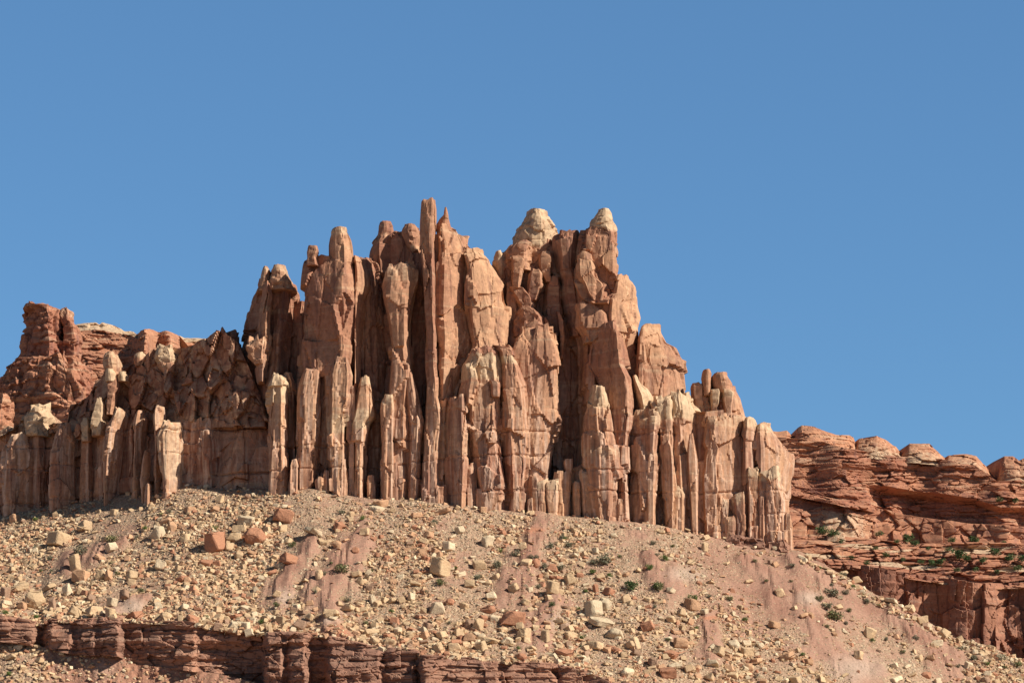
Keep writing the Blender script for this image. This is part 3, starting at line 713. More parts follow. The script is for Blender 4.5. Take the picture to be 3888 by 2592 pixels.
bp("pillar", 'C', [(655, 682, 715), (680, 660, 736), (740, 668, 730), (830, 655, 735), (870, 675, 752), (950, 665, 735), (1100, 658, 742), (1400, 668, 740)], -1.2, 5, 'flat', tone=.55, pale=[(640, 720, .6)])
bp("wall", 'C', [(648, 762, 915), (665, 740, 940), (700, 735, 948), (760, 728, 940), (950, 720, 960), (1480, 700, 980)], 0.6, 7, 'rface', style='smooth', tone=.6, pale=[(640, 740, .55)], amp=.9, jagged=.3, joint=.35)
bp("pillar", 'C', [(663, 940, 990), (690, 930, 1008), (740, 935, 1010), (830, 930, 1010), (1480, 930, 1020)], 0.9, 6, 'rface', style='smooth', tone=.6, pale=[(650, 740, .8)], joint=.4)
bp("wall", 'C', [(690, 1042, 1090), (715, 1012, 1112), (740, 1008, 1130), (780, 1005, 1165), (820, 1003, 1200), (870, 1002, 1245), (930, 1000, 1266), (980, 1000, 1268), (1060, 1000, 1262), (1150, 1000, 1256), (1250, 1000, 1238), (1370, 1000, 1226),
                 (1450, 1000, 1248), (1560, 1000, 1266)], 1.8, 12, 'rface', style='smooth', tone=.65, pale=[(680, 760, .7)], amp=.8, label="smooth rounded wall at the right end", widen=.0, sq=.4, jagged=.3, joint=.3)
for rows, dd, pl, tt in (([(1185, 705, 740), (1210, 690, 770), (1300, 690, 770), (1440, 680, 770)], -2.0, .4, 3), ([(1205, 770, 800), (1220, 760, 815), (1350, 760, 800), (1440, 740, 800)], -1.6, .5, 3),
                         ([(1320, 800, 840), (1345, 795, 852), (1480, 800, 855)], -3.6, .6, 3), ([(1172, 860, 905), (1190, 855, 918), (1300, 870, 918), (1320, 875, 925), (1490, 870, 930)], -3.2, .7, 3),
                         ([(1000, 950, 1000), (1015, 942, 1015), (1090, 950, 1012), (1300, 955, 1015), (1490, 955, 1020)], -2.8, .85, 4), ([(1015, 1045, 1120), (1035, 1035, 1140), (1100, 1020, 1150), (1200, 1018, 1190), (1350, 1030, 1210), (1530, 1050, 1215)], -3.0, .9, 5),
                         ([(1380, 960, 985), (1400, 958, 1008), (1510, 960, 1010)], -4.6, .2, 2), ([(1190, 1020, 1045), (1500, 1020, 1055)], -3.3, .3, 2),
                         ([(1300, 1195, 1215), (1560, 1195, 1225)], -2.0, .1, 2), ):
    bp("column", 'C', rows, dd, tt, 'flat', tone=.6, pale=[(rows[0][0] - 20, rows[0][0] + 75, pl)], amp=.6, res=.24)
# thin dark beds laid bare under the right wall
for rows in ([(1447, 828, 900), (1460, 815, 940), (1570, 810, 950)], [(1462, 925, 1040), (1480, 915, 1085), (1590, 910, 1090)], [(1490, 1070, 1180), (1505, 1065, 1225), (1600, 1060, 1240)]):
    bp("base_ledge", 'C', rows, -6.2, 5, 'broad', style='thinbeds', mat=M_LEDGE, tone=.1, base=False, low=False, amp=1.6, label="thin dark beds under the wall")
# hoodoos above the right wall
bp("block", 'C', [(440, 800, 860), (470, 590, 890), (510, 585, 912), (580, 585, 932), (660, 600, 955), (760, 620, 960)], 9, 8, 'rface', style='smooth', tone=.6, base=False, amp=.7, sq=.75, jagged=.1)
bp("hoodoo", 'C', [(362, 728, 770), (380, 710, 812), (410, 704, 838), (440, 706, 846), (480, 722, 842), (500, 740, 830)], 6.5, 5, 'round', style='cap', tone=.6, base=False, amp=.5, label="rounded cap on two stubby legs", sq=.7, jagged=.1)
bp("hoodoo", 'C', [(350, 648, 690), (365, 644, 706), (400, 638, 704), (470, 645, 700), (520, 648, 700)], 7, 3, 'round', style='cap', tone=.5, base=False, amp=.5, sq=.7, jagged=.1)
bp("block", 'C', [(438, 572, 620), (450, 570, 650), (520, 572, 650), (640, 600, 660)], 8, 4, 'flat', style='cap', tone=.3, base=False, amp=.6)
bp("block", 'C', [(480, 700, 755), (500, 695, 760), (575, 700, 755), (600, 700, 740), (700, 690, 760)], 5, 3, 'flat', style='cap', tone=.5, pale=[(470, 590, .8)], base=False, amp=.5)
bp("block", 'C', [(474, 780, 830), (500, 771, 850), (560, 774, 845), (600, 785, 835), (700, 780, 840)], 5, 3, 'flat', style='cap', tone=.5, pale=[(470, 540, .8)], base=False, amp=.5)

# ---------------------------------------------------------------- low cliff on the left
cliff = empty("low_cliff", at_foot(350, 1920, 26), "low shaded red cliff of fluted pillars running left from the butte", "cliff")
WALLD = [(-600, 65), (0, 40), (300, 28), (600, 17), (900, 6)]


def cp(name, rows, d, T, sect='flat', **kw):
    return pillar(cliff, name, 'D', rows, d, T, sect, **kw)


def R1(l):
    return [(x * K, 1100 + y * K) for x, y in l]


D4TOP = R1([(-900, 980), (0, 935), (100, 925), (140, 850), (230, 770), (300, 800), (330, 890), (440, 870), (455, 760), (520, 735), (580, 690), (620, 600), (680, 575), (860, 565), (900, 505), (980, 425), (1060, 368), (1180, 380),
            (1220, 377), (1380, 330), (1440, 290), (1485, 268), (1510, 310), (1570, 345), (1650, 520), (1760, 800), (1850, 1000)])
WTOP = R1([(-900, 960), (0, 935), (60, 900), (130, 945), (260, 930), (380, 885), (450, 890), (520, 950), (590, 955), (650, 930), (740, 850), (850, 880), (940, 850), (1020, 820), (1080, 880), (1190, 890), (1300, 870), (1440, 860), (1600, 860)])
xs = np.arange(-400, 1040, 5.0)
sheet(cliff, "wall", xs, (WTOP, [(x, y + 60) for x, y in FOOT]), lambda px, py, v: D0 + ip(WALLD, px) + 3.5 - 3.0 * v, 'column', M_BUTTE, 150, tone=.25,
      pale=lambda px, py, v: np.clip(1 - v * 9, 0, 1) * .7, low=lambda px, py, v: np.clip(v * 1.2, 0, .6), amp=1.6, back=10)
cp("pillar", [(945, 80, 140), (990, 52, 160), (1040, 48, 235), (1100, 46, 245), (1200, 42, 240)], 32.8, 5, 'right', tone=.6, pale=[(900, 1000, .5)])
cp("pillar", [(880, 385, 445), (930, 376, 460), (990, 364, 470), (1100, 345, 470), (1250, 332, 470)], 25.3, 5, 'right', tone=.55)
cp("fin", [(790, 755, 815), (810, 745, 828), (860, 725, 825), (930, 712, 800), (1050, 698, 785), (1200, 690, 770), (1300, 682, 760)], 17.1, 7, 'right', tone=.65, pale=[(780, 860, .6)])
cp("pillar", [(850, 690, 745), (900, 640, 745), (950, 585, 745), (1050, 600, 745)], 22.8, 6, 'left', tone=.3)
cp("pillar", [(795, 902, 938), (840, 893, 955), (900, 890, 950), (1000, 888, 935), (1130, 884, 930)], 15.8, 5, 'right', tone=.55)
cp("pillar", [(764, 1018, 1070), (800, 1016, 1074), (900, 1020, 1074), (1000, 1025, 1070)], 12.7, 5, 'right', tone=.6, pale=[(750, 800, .4)])
cp("pillar", [(868, 1130, 1175), (890, 1078, 1190), (960, 1056, 1190), (1050, 1060, 1190), (1250, 1075, 1190)], 8.7, 6, 'right', tone=.55, pale=[(860, 1260, .6)])
cp("column", [(1065, 952, 982), (1120, 945, 982), (1250, 932, 975), (1275, 935, 980), (1370, 940, 980)], 12.3, 3, 'right', tone=.6)
cp("pillar", [(852, 1310, 1430), (870, 1200, 1448), (920, 1190, 1450), (1300, 1190, 1450)], 9.8, 6, 'left', tone=.15)
cp("pillar", [(930, 560, 590), (960, 530, 600), (1100, 530, 600)], 23.7, 5, 'left', tone=.2)
cp("pillar", [(930, 180, 250), (960, 160, 280), (1100, 170, 290)], 33.7, 5, 'left', tone=.3, pale=[(900, 960, .7)])
cp("pillar", [(900, 820, 870), (940, 815, 890), (1100, 810, 890)], 20.3, 5, 'left', tone=.2)
cp("pillar", [(1280, 960, 985), (1370, 950, 985)], 9.3, 3, 'left', tone=.5)

# shaded heap of pale broken rock above it, and the balanced stones on that
ridge = empty("broken_rock_ridge", at_foot(600, 1660, 30), "shaded ridge of pale broken rock above the low cliff, left of the butte", "rock ridge")
sheet(ridge, "rock_face", np.arange(-400, 1040, 4.0), (D4TOP, [(x, y + 25) for x, y in WTOP]), lambda px, py, v: D0 + ip(WALLD, px) + 4 - 3 * v,
      'crag', M_BUTTE, 120, tone=.1, pale=lambda px, py, v: .45 + .2 * np.clip((300 - px) / 200, 0, 1) + 0 * v, amp=1.0, back=30)  # shade put into the colour: low tone darkens the pale rock


def rp(name, rows, d, T, sect='round', **kw):
    return pillar(ridge, name, 'D', rows, d, T, sect, style=kw.pop('style', 'cap'), base=False, low=False, sq=.8, jagged=.8, **kw)


rp("boulder_pile", [(760, 215, 250), (790, 195, 305), (830, 150, 320), (880, 140, 318), (930, 135, 315), (960, 140, 320)], 32.4, 8, tone=.6, pale=[(700, 1000, .95)])
rp("pillar", [(710, 640, 665), (760, 615, 685), (830, 590, 690), (900, 580, 690), (960, 590, 680)], 20.5, 6, 'flat', tone=.6, pale=[(700, 960, .95)])
rp("pillar", [(850, 540, 580), (880, 520, 590), (960, 530, 590), (1000, 530, 590)], 22.4, 5, 'flat', tone=.6, pale=[(840, 1000, .95)])
rp("crag", [(362, 1045, 1085), (390, 1010, 1140), (430, 1000, 1150), (480, 1020, 1150), (540, 1060, 1150)], 16.5, 6, 'flat', tone=.7, pale=[(350, 480, .9)])
rp("crag", [(585, 700, 780), (620, 690, 785), (680, 700, 760), (740, 690, 750), (820, 690, 740)], 20.5, 5, 'flat', tone=.4)
rp("crag", [(265, 1470, 1500), (290, 1440, 1510), (330, 1390, 1560), (420, 1380, 1600), (700, 1420, 1640)], 11.5, 9, 'left', style='rubbly', tone=.1)
rp("crag", [(375, 1190, 1250), (420, 1180, 1330), (520, 1180, 1380), (760, 1180, 1400)], 15.5, 9, 'left', style='rubbly', tone=.15, pale=[(300, 800, .5)])


def stone(name, rows, d, T, label, cat, **kw):
    e = empty(name, at_foot(*[REG['D'][0] + (rows[-1][1] + rows[-1][2]) / 2 * K, REG['D'][1] + rows[-1][0] * K], d), label, cat)
    return e


bal = stone("balanced_rock", [(590, 690, 790)], 27, 4, "bulbous balanced rock with a flat cap standing on the shaded ridge", "balanced rock")
pillar(bal, "head", 'D', [(412, 690, 752), (430, 670, 770), (460, 663, 782), (510, 668, 795), (545, 700, 790), (575, 745, 780)], 21.5, 5, 'round', 'cap', .6, [(400, 520, .6)], False, amp=.8, low=False, sq=.7, jagged=.3)
pillar(bal, "flat_cap", 'D', [(400, 705, 740), (408, 700, 750), (418, 715, 748)], 22.4, 2, 'round', 'none', .5, [(390, 430, .8)], False, amp=.4, low=False)
pillar(bal, "pedestal", 'D', [(518, 700, 735), (540, 684, 755), (585, 682, 768), (600, 690, 760)], 20.0, 3.5, 'round', 'cap', .6, [(510, 620, .95)], False, amp=.8, low=False, sq=.7, jagged=.3)
pillar(bal, "pedestal", 'D', [(535, 790, 815), (560, 775, 838), (600, 770, 840)], 20.5, 3, 'round', 'cap', .6, [(530, 620, .9)], False, amp=.8, low=False, sq=.7, jagged=.3)
blk = stone("perched_boulder", [(480, 870, 960)], 30, 3, "rounded pale boulder perched on the ridge crest right of the balanced rock", "boulder")
pillar(blk, "body", 'D', [(410, 895, 945), (425, 875, 958), (460, 870, 960), (485, 880, 950), (500, 885, 940)], 22.4, 4, 'round', 'cap', .6, [(400, 450, .8)], False, amp=.4, low=False)

# ---------------------------------------------------------------- far tower and rim on the left
tower = empty("rock_tower", at_foot(170, 1620, 262), "dark red layered rock tower with a square top at the far left", "rock tower")


def tp(name, rows, d, T, sect, **kw):
    return pillar(tower, name, 'D', rows, d, T, sect, style='tower', base=False, mat=M_FAR, res=.45, low=False, **kw)


tp("column", [(72, 150, 195), (92, 128, 215), (112, 118, 350), (160, 120, 372), (200, 134, 372), (280, 108, 380), (350, 92, 395), (430, 62, 400), (450, 40, 400), (520, -20, 420), (620, -60, 420), (800, -20, 420), (1000, -40, 420)], 255, 22, 'left', tone=.3,
   pale=[(60, 120, .35), (430, 500, .3)], amp=1.2, label="main square-topped column")
tp("column", [(112, 388, 435), (128, 377, 452), (190, 380, 460), (230, 395, 490), (330, 405, 505), (430, 375, 510), (470, 375, 520), (560, 370, 560), (1000, 350, 600)], 258, 18, 'flat', tone=.4, pale=[(100, 180, .5)], amp=1.2, label="slimmer right column")
tp("slope", [(425, 60, 470), (465, 10, 510), (540, -50, 570), (640, -90, 620), (760, -130, 640), (1000, -160, 700)], 246, 22, 'left', tone=.5, amp=1.5)
tp("shoulder", [(670, -40, 20), (700, -80, 45), (800, -120, 40), (1000, -200, 10)], 230, 15, 'left', tone=.4)
rim = empty("far_mesa", at_foot(650, 1560, 335), "flat far mesa rim with a pale top between the left tower and the butte", "mesa")
RT = R1([(380, 300), (480, 235), (500, 230), (560, 222), (640, 219), (660, 235), (680, 218), (740, 232), (800, 258), (820, 272), (880, 275), (910, 300), (935, 268), (960, 255), (1010, 262), (1050, 285), (1100, 272), (1180, 300), (1220, 320), (1300, 318), (1370, 322), (1500, 360)])
RB = R1([(300, 620), (1600, 700)])
RM = R1([(380, 340), (480, 275), (560, 262), (640, 262), (740, 280), (880, 305), (910, 330), (960, 300), (1100, 300), (1220, 345), (1370, 352), (1500, 380)])
xs = np.arange(220, 860, 5.0)


def rimd(px, py, v):
    x = px / K
    return D0 + 335 + np.where(x > 1190, 60, 0) - 22 * np.exp(-((x - 960) / 55.0) ** 2) - 10 * np.exp(-((x - 1120) / 60.0) ** 2) - 12 * v


sheet(rim, "cap_rock", xs, (RT, RM), rimd, 'strata', M_FAR, 16, tone=.7, pale=lambda px, py, v: np.where((px / K < 900) | (px / K > 1190), .95, .25) + 0 * v, back=60, amp=1.2)
sheet(rim, "rock_band", xs, (RM, RB), lambda px, py, v: rimd(px, py, 1 + 0 * v) - 14 * v, 'strata', M_FAR, 70, tone=.5, amp=1.5)

# ---------------------------------------------------------------- mesa on the right
mesa = empty("mesa", at_foot(3450, 2300, 215), "long layered redrock mesa with pale domes along its rim on the right", "mesa")


def RE(l):
    return [(2988 + x * K, 1500 + y * K) for x, y in l]


E_TOP = RE([(-400, 200), (-60, 240), (0, 232), (40, 272), (60, 250), (70, 215), (100, 197), (170, 205), (250, 235), (330, 260), (420, 265), (440, 285), (455, 322), (470, 290), (520, 280), (590, 270), (650, 290), (720, 340), (755, 385), (790, 340), (810, 320),
            (940, 320), (990, 360), (1050, 415), (1070, 395), (1180, 388), (1250, 400), (1300, 450), (1345, 510), (1385, 560), (1400, 500), (1415, 430), (1440, 400), (1500, 400), (1540, 430), (1568, 415), (2000, 480), (2600, 520)])
E_DOME = RE([(-400, 260), (0, 285), (100, 290), (250, 310), (330, 330), (400, 350), (600, 385), (755, 405), (1050, 425), (1250, 465), (1330, 520), (1400, 570), (1568, 560), (2600, 700)])
E_L3 = RE([(-400, 580), (0, 620), (300, 680), (560, 735), (800, 795), (1000, 825), (1200, 850), (1568, 870), (2600, 960)])
E_L4 = RE([(-400, 880), (0, 905), (300, 930), (600, 955), (800, 985), (1100, 975), (1568, 980), (2600, 1000)])
E_L5 = RE([(-400, 1020), (0, 1060), (400, 1110), (700, 1160), (1000, 1205), (1300, 1245), (1568, 1240), (2600, 1250)])
E_BOT = RE([(-400, 1750), (2600, 1900)])
xs = np.concatenate([np.arange(2250, 2960, 9.0), np.arange(2960, 4350, 4.0)])


def domes(px):
    x = (px - 2988) / K
    d = np.zeros_like(px)
    for a, b in ((60, 455), (460, 755), (756, 1050), (1052, 1345), (1400, 1700)):
        c = np.clip((x - (a + b) / 2) / ((b - a) / 2), -1, 1)
        d = np.maximum(d, np.sqrt(np.clip(1 - c * c, 0, 1)))
    return d


MB_ = 215
bay = lambda px: 2.5 * np.sin(px * 0.011 + 1.0) + 1.2 * np.sin(px * 0.031)
sheet(mesa, "rim_dome_row", xs, (E_TOP, E_DOME), lambda px, py, v: D0 + MB_ + 38 - 5.5 * domes(px) + 10 * (1 - v) ** 2, 'strata', M_FAR, 26, tone=.85,
      pale=lambda px, py, v: np.clip(.25 + .6 * v, 0, 1) * (px > 3240) + .2 * (px <= 3240), over=22, amp=.9, back=60, label="pale rounded domes along the rim")
sheet(mesa, "upper_band", xs, (E_DOME, E_L3), lambda px, py, v: D0 + MB_ + 33 + bay(px) - 5 * v + 7 * np.clip((v - .52) / .12, 0, 1) * np.clip((px - 3290) / 60, 0, 1) - 5 * np.clip((v - .9) / .05, 0, 1), 'strata', M_FAR, 100, tone=.4, over=22, back=6, amp=1.15)
sheet(mesa, "block_band", xs, (E_L3, E_L4), lambda px, py, v: D0 + MB_ + 27 + .6 * bay(px) - 8 * v * np.clip((3400 - px) / 200, .25, 1), 'massive', M_FAR, 64, tone=.5,
      pale=lambda px, py, v: .8 * np.exp(-((px - 3200) / 120) ** 2) * (v > .3) + 0 * v, over=22, back=6, amp=1.6)
sheet(mesa, "ledges", xs, (E_L4, E_L5), lambda px, py, v: D0 + MB_ + 19 - 17 * v, 'strata', M_FAR, 80, tone=.55, pale=lambda px, py, v: .9 * (np.sin(v * 15 + px * .003 + .5) > .45) * (np.sin(px * .017 + v * 9) + .6 * np.sin(px * .041 + v * 23) > -.1), over=22, back=6, amp=1.8, label="stepped ledges dotted with junipers")
sheet(mesa, "lower_cliff", xs, (E_L5, E_BOT), lambda px, py, v: D0 + MB_ + 2 + 3 * np.sin(px * .02) - 6 * np.clip((v - .45) * 2, 0, 1) * (np.sin(px * .035) > .2), 'varnished', M_VARN, 110, tone=.2, back=8, amp=1.8, label="dark varnished lower cliff")

# ---------------------------------------------------------------- the rubble slope
CLIFFTOP = [(-600, 2330), (0, 2345), (100, 2362), (155, 2378), (188, 2358), (280, 2368), (376, 2352), (460, 2358), (560, 2368), (720, 2370), (830, 2396), (940, 2402), (1000, 2412), (1110, 2412), (1240, 2424), (1300, 2436), (1400, 2462), (1580, 2478), (1600, 2498),
            (1800, 2508), (1900, 2520), (2100, 2530), (2250, 2565), (2400, 2650), (2600, 2760), (4300, 3100)]
us = np.arange(-500, 4250, 7.0)
NV, NB_ = 170, 26
yt = ip(FOOTLINE, us); yb = ip(CLIFFTOP, us)
Yt = D0 + ip(BACK, us)
LEN = (yb - yt) * 0.0547 * 1.15 / 0.66
Yb = Yt - LEN
w_ = np.clip((1700 - us) / 400, 0, 1)
Yb = Yb * (1 - w_) + w_ * ip([(-600, 472), (0, 464), (700, 453), (1300, 446), (1700, 441)], us)
pt = P(us, yt, Yt); pb = P(us, yb, Yb)
v = np.linspace(0, 1, NV)
G = pb[None] * (1 - v)[:, None, None] + pt[None] * v[:, None, None]
G[..., 2] -= (1.1 * np.sin(np.pi * v))[:, None]
SPURS = [((2062, 2000), (1960, 2230), 55), ((1375, 2045), (1235, 2240), 60), ((1183, 2050), (1050, 2265), 38), ((3033, 2240), (3150, 2480), 42), ((3150, 2470), (3290, 2590), 48), ((2440, 2130), (2560, 2230), 45), ((2680, 2340), (2700, 2480), 34),
         ((560, 2270), (400, 2350), 26), ((1230, 2270), (1270, 2420), 40), ((3000, 2130), (3130, 2200), 40), ((2820, 2130), (2960, 2230), 45), ((470, 2060), (250, 2150), 26), ((3390, 2330), (3600, 2520), 40), ((2110, 2290), (2030, 2400), 55)]


def spur_mask(px, py):
    m = np.zeros_like(px)
    for (a, b), (c, d), w in SPURS:
        L2 = (c - a) ** 2 + (d - b) ** 2
        t = np.clip(((px - a) * (c - a) + (py - b) * (d - b)) / L2, 0, 1)
        dist = np.hypot(px - (a + t * (c - a)), py - (b + t * (d - b)))
        m = np.maximum(m, np.clip(1.35 - dist / (1.2 * w * (.75 + .6 * t)) + .35 * np.sin(px * .021 + py * .037) * np.sin(px * .047 - py * .029), 0, 1))
    return m


# the slope carries on behind its crest: gently up under the rock, steeply down past the butte's right end
k = np.arange(1, NB_ + 1)[:, None]
past = np.clip((us - 3020) / 60, 0, 1)[None]
B = np.repeat(pt[None], NB_, 0)
B[..., 1] += k * 1.6
B[..., 2] += k * 1.6 * (0.16 * (1 - past) - 0.62 * past)
G = np.concatenate([G, B])
n, m = G.shape[:2]
gx, gy = proj(G)
SP_ = spur_mask(gx, gy)
fl = G.reshape(-1, 3)
fade = np.ones(n); fade[:3] = .3
rough = (0.55 * fbm(fl, (.07, .07, .07), 201, 3) + 0.30 * fbm(fl, (.35, .35, .35), 203, 3) * 1.0 + 0.12 * fbm(fl, (1.4, 1.4, 1.4), 205, 2)).reshape(n, m)
G[..., 2] += (rough * (1 - .5 * SP_) + 1.1 * SP_ ** 1.5) * fade[:, None]
fl = G.reshape(-1, 3)
rill = np.abs(vnoise(fl, (.9, .12, .12), 207)).reshape(n, m)
G[..., 2] -= (.25 + SP_) * (0.25 - rill) * .5
idx = np.arange(n * m).reshape(n, m)
q = np.stack([idx[:-1, :-1], idx[:-1, 1:], idx[1:, 1:], idx[1:, :-1]], -1).reshape(-1, 4)
px_, py_ = proj(G)
grey = np.zeros_like(px_)
for x, y, rx, ry in ((3260, 2540, 110, 60), (2130, 2350, 60, 45), (1070, 2265, 55, 35), (1260, 2360, 50, 40), (500, 2300, 60, 30), (3080, 2270, 50, 30), (2600, 2180, 80, 30), (930, 2280, 60, 30)):
    grey = np.maximum(grey, np.clip(1.3 - np.hypot((px_ - x) / rx, (py_ - y) / ry), 0, 1))
redp = np.zeros_like(px_)
for x, y, rx, ry in ((1300, 2395, 70, 35), (780, 2370, 60, 22), (1000, 2395, 60, 18), (2420, 2560, 60, 35), (1560, 2500, 150, 20), (2060, 2520, 160, 16), (2000, 2010, 80, 14), (450, 2350, 40, 12), (2690, 2345, 60, 8)):
    redp = np.maximum(redp, np.clip(1.4 - np.hypot((px_ - x) / rx, (py_ - y) / ry), 0, 1))
right = np.clip((px_ - 2350) / 500, 0, 1) * np.clip((2480 - py_) / 150, 0, 1) * .85
nz = vnoise(fl, (.15, .15, .15), 211).reshape(n, m)
slope = np_mesh("rubble_slope", fl if False else G.reshape(-1, 3), q, np.zeros((0, 3), int), M_SOIL,
                {"spur": np.clip(np.maximum(SP_, right + .3 * nz * (right > .1)), 0, 1).ravel(), "grey": (np.clip(grey + .3 * nz * (grey > 0), 0, 1) * .5).ravel(), "redsoil": np.clip(redp + .4 * nz * (redp > 0), 0, 1).ravel()}, smooth=False)
slope['kind'] = 'structure'; slope['label'] = "pink and tan rubble covered slope below the butte"
GS = G[:NV]; GSx, GSy = proj(GS)


def on_slope(px, py):
    """photo position -> point of the slope and its normal"""
    fi = np.clip((px - us[0]) / 7.0, 1, len(us) - 2); i = int(round(fi))
    col = GSy[:, i]
    j = int(np.argmin(np.abs(col - py)))
    p = GS[j, i].copy()
    p[0] += (px - GSx[j, i]) / FOC * p[1]
    j0, j1 = max(0, j - 5), min(NV - 1, j + 5); i0, i1 = max(0, i - 5), min(len(us) - 1, i + 5)
    du = GS[j, i1] - GS[j, i0]; dv = GS[j1, i] - GS[j0, i]
    nn = np.cross(du, dv); nn /= np.linalg.norm(nn)
    return Vector(p), Vector(nn), float(abs(col[j] - py))


# ---------------------------------------------------------------- brown ledge cliff at the foot, badlands and the plain
ledge = empty("brown_ledge_cliff", at_foot(1100, 2540, -55), "dark brown thin-bedded cliff under the rubble slope along the bottom edge", "cliff")
PROT = [(-600, 1.5), (0, 2), (130, 1.2), (150, -2), (165, -2), (186, 1.8), (270, 2.2), (281, .2), (292, 1.8), (360, 2.4), (368, .3), (380, 2.2), (455, 2.8), (464, -.8), (480, -.4), (600, .4), (700, .8), (745, .9), (752, .0), (830, -1.6), (930, -2.4),
        (1004, -2.4), (1012, 2.6), (1072, 3.0), (1082, .2), (1098, 2.6), (1162, 3.2), (1175, -.8), (1238, -1), (1250, 3.2), (1440, 2.6), (1450, .8), (1470, 1.8), (1570, 2.2), (1592, -.6), (1604, 2.6), (1800, 2.8), (1890, 2.6), (1900, .6),
        (1915, 2.2), (2100, 2.5), (2112, .4), (2128, 2), (2400, 2)]
CLIFFBOT = [(-600, 2430), (0, 2435), (110, 2450), (180, 2462), (280, 2485), (450, 2492), (470, 2500), (520, 2525), (830, 2560), (1000, 2600), (1300, 2640), (2400, 2760)]
YB = lambda px: np.interp(px, us, Yb)
xs = np.arange(-480, 2420, 3.5)
ct2 = [(x, y - 12) for x, y in CLIFFTOP]
def prot_depth(px, py, v):
    w = P(px, py, YB(px)).reshape(-1, 3)
    j = (14 * fbm(w, (.15, .15, .9), 411, 3)).reshape(px.shape)
    pr = sum(ip(PROT, px + j + o) for o in (-9, -5, 0, 5, 9)) / 5
    return YB(px) + .6 - 1.35 * pr * np.clip(.35 + 1.2 * v, 0, 1) - 1.2 * v


sheet(ledge, "bedded_face", xs, (ct2, CLIFFBOT), prot_depth, 'thinbeds', M_LEDGE, 70, tone=lambda px, py, v: .35 + .35 * np.exp(-((px - 800) / 250.0) ** 2) + 0 * v, amp=1.25, back=7)
bad = sheet(None, "badland_slope", xs, ([(x, y - 4) for x, y in CLIFFBOT], [(-600, 3050), (2400, 3150)]),
            lambda px, py, v: YB(px) - .2 - 26 * v - 14 * v * np.exp(-((px - 80) / 150.0) ** 2) - np.clip(.6 - v * 4, 0, .6) - 5 * np.exp(-((px - 390 + 60 * v) / 60.0) ** 2) * v, 'badland', M_SOIL, 90, amp=1.3, kind='structure')
me = bad.data
nv_ = len(me.vertices)
co = np.zeros(nv_ * 3, np.float32); me.vertices.foreach_get("co", co); co = co.reshape(-1, 3)
bx, by = proj(co.astype(float))
for nm, a in (("spur", np.clip(.95 - np.clip(260 - bx, 0, 150) / 190, 0, 1)), ("grey", .45 * np.exp(-((bx - 400) / 60) ** 2 - ((by - 2540) / 40) ** 2)), ("redsoil", .5 * np.exp(-((bx - 560) / 300) ** 2))):
    at = me.attributes.new(nm, 'FLOAT', 'POINT'); at.data.foreach_set("value", a.astype(np.float32))
bad['label'] = "soft pink clay slope under the brown ledge"
# plain
gm = bmesh.new()
for x, y in ((-9000, -3000), (9000, -3000), (9000, 16000), (-9000, 16000)):
    gm.verts.new((x, y, -0.4))
gm.faces.new(gm.verts)
bmesh.ops.subdivide_edges(gm, edges=gm.edges[:], cuts=20, use_grid_fill=True)
gme = bpy.data.meshes.new("ground"); gm.to_mesh(gme); gm.free(); gme.materials.append(M_SOIL)
go = bpy.data.objects.new("ground", gme); COL.objects.link(go); go['kind'] = 'structure'

# ---------------------------------------------------------------- boulders
TINT = {'tan': (0.54, 0.37, 0.215), 'cream': (0.61, 0.47, 0.305), 'orange': (0.50, 0.29, 0.165), 'rust': (0.42, 0.20, 0.115), 'brown': (0.34, 0.21, 0.135)}


def hull(seed, kind):
    rg = random.Random(seed)
    sx, sy, sz = {'block': (1, .85, .8), 'slab': (1, .8, .38), 'wedge': (1, .8, .75), 'upright': (.7, .6, 1), 'round': (1, .9, .85)}[kind]
    pts = []
    if kind == 'round':
        for i in range(30):
            u = Vector((rg.gauss(0, 1), rg.gauss(0, 1), rg.gauss(0, 1))).normalized()
            pts.append(Vector((u.x * .5 * sx, u.y * .5 * sy, u.z * .5 * sz)))
    else:
        for ix in (-.5, .5):
            for iy in (-.5, .5):
                for iz in (-.5, .5):
                    for r in range(2):
                        f = 1.0
                        if kind == 'wedge' and iz > 0: f = rg.choice((.35, .8))
                        p = [ix * f * (1 - rg.random() * .4), iy * (1 - rg.random() * .4), iz * (1 - rg.random() * .4)]
                        c = rg.randrange(3); p[c] *= (1 - rg.random() * .45)
                        pts.append(Vector((p[0] * sx, p[1] * sy, p[2] * sz)))
    bm = bmesh.new()
    for p in pts: bm.verts.new(p)
    res = bmesh.ops.convex_hull(bm, input=bm.verts[:])
    bad_ = [e for e in set(res['geom_interior']) | set(res['geom_unused']) if isinstance(e, bmesh.types.BMVert)]
    if bad_: bmesh.ops.delete(bm, geom=list(set(bad_)), context='VERTS')
    bmesh.ops.recalc_face_normals(bm, faces=bm.faces[:])
    return bm


def centred(bm):
    co = np.array([v.co[:] for v in bm.verts]); lo, hi = co.min(0), co.max(0)
    for v in bm.verts:
        v.co = Vector([(v.co[i] - (lo[i] + hi[i]) / 2) / (hi[i] - lo[i]) for i in range(3)])


BK = []          # every single boulder: px, py, w, h (photo pixels), colour, form


def add(org, sc, lst):
    for cx, cy, w, h, c, f in lst:
        BK.append((org[0] + cx * sc, org[1] + cy * sc, w * sc, h * sc, c, f))


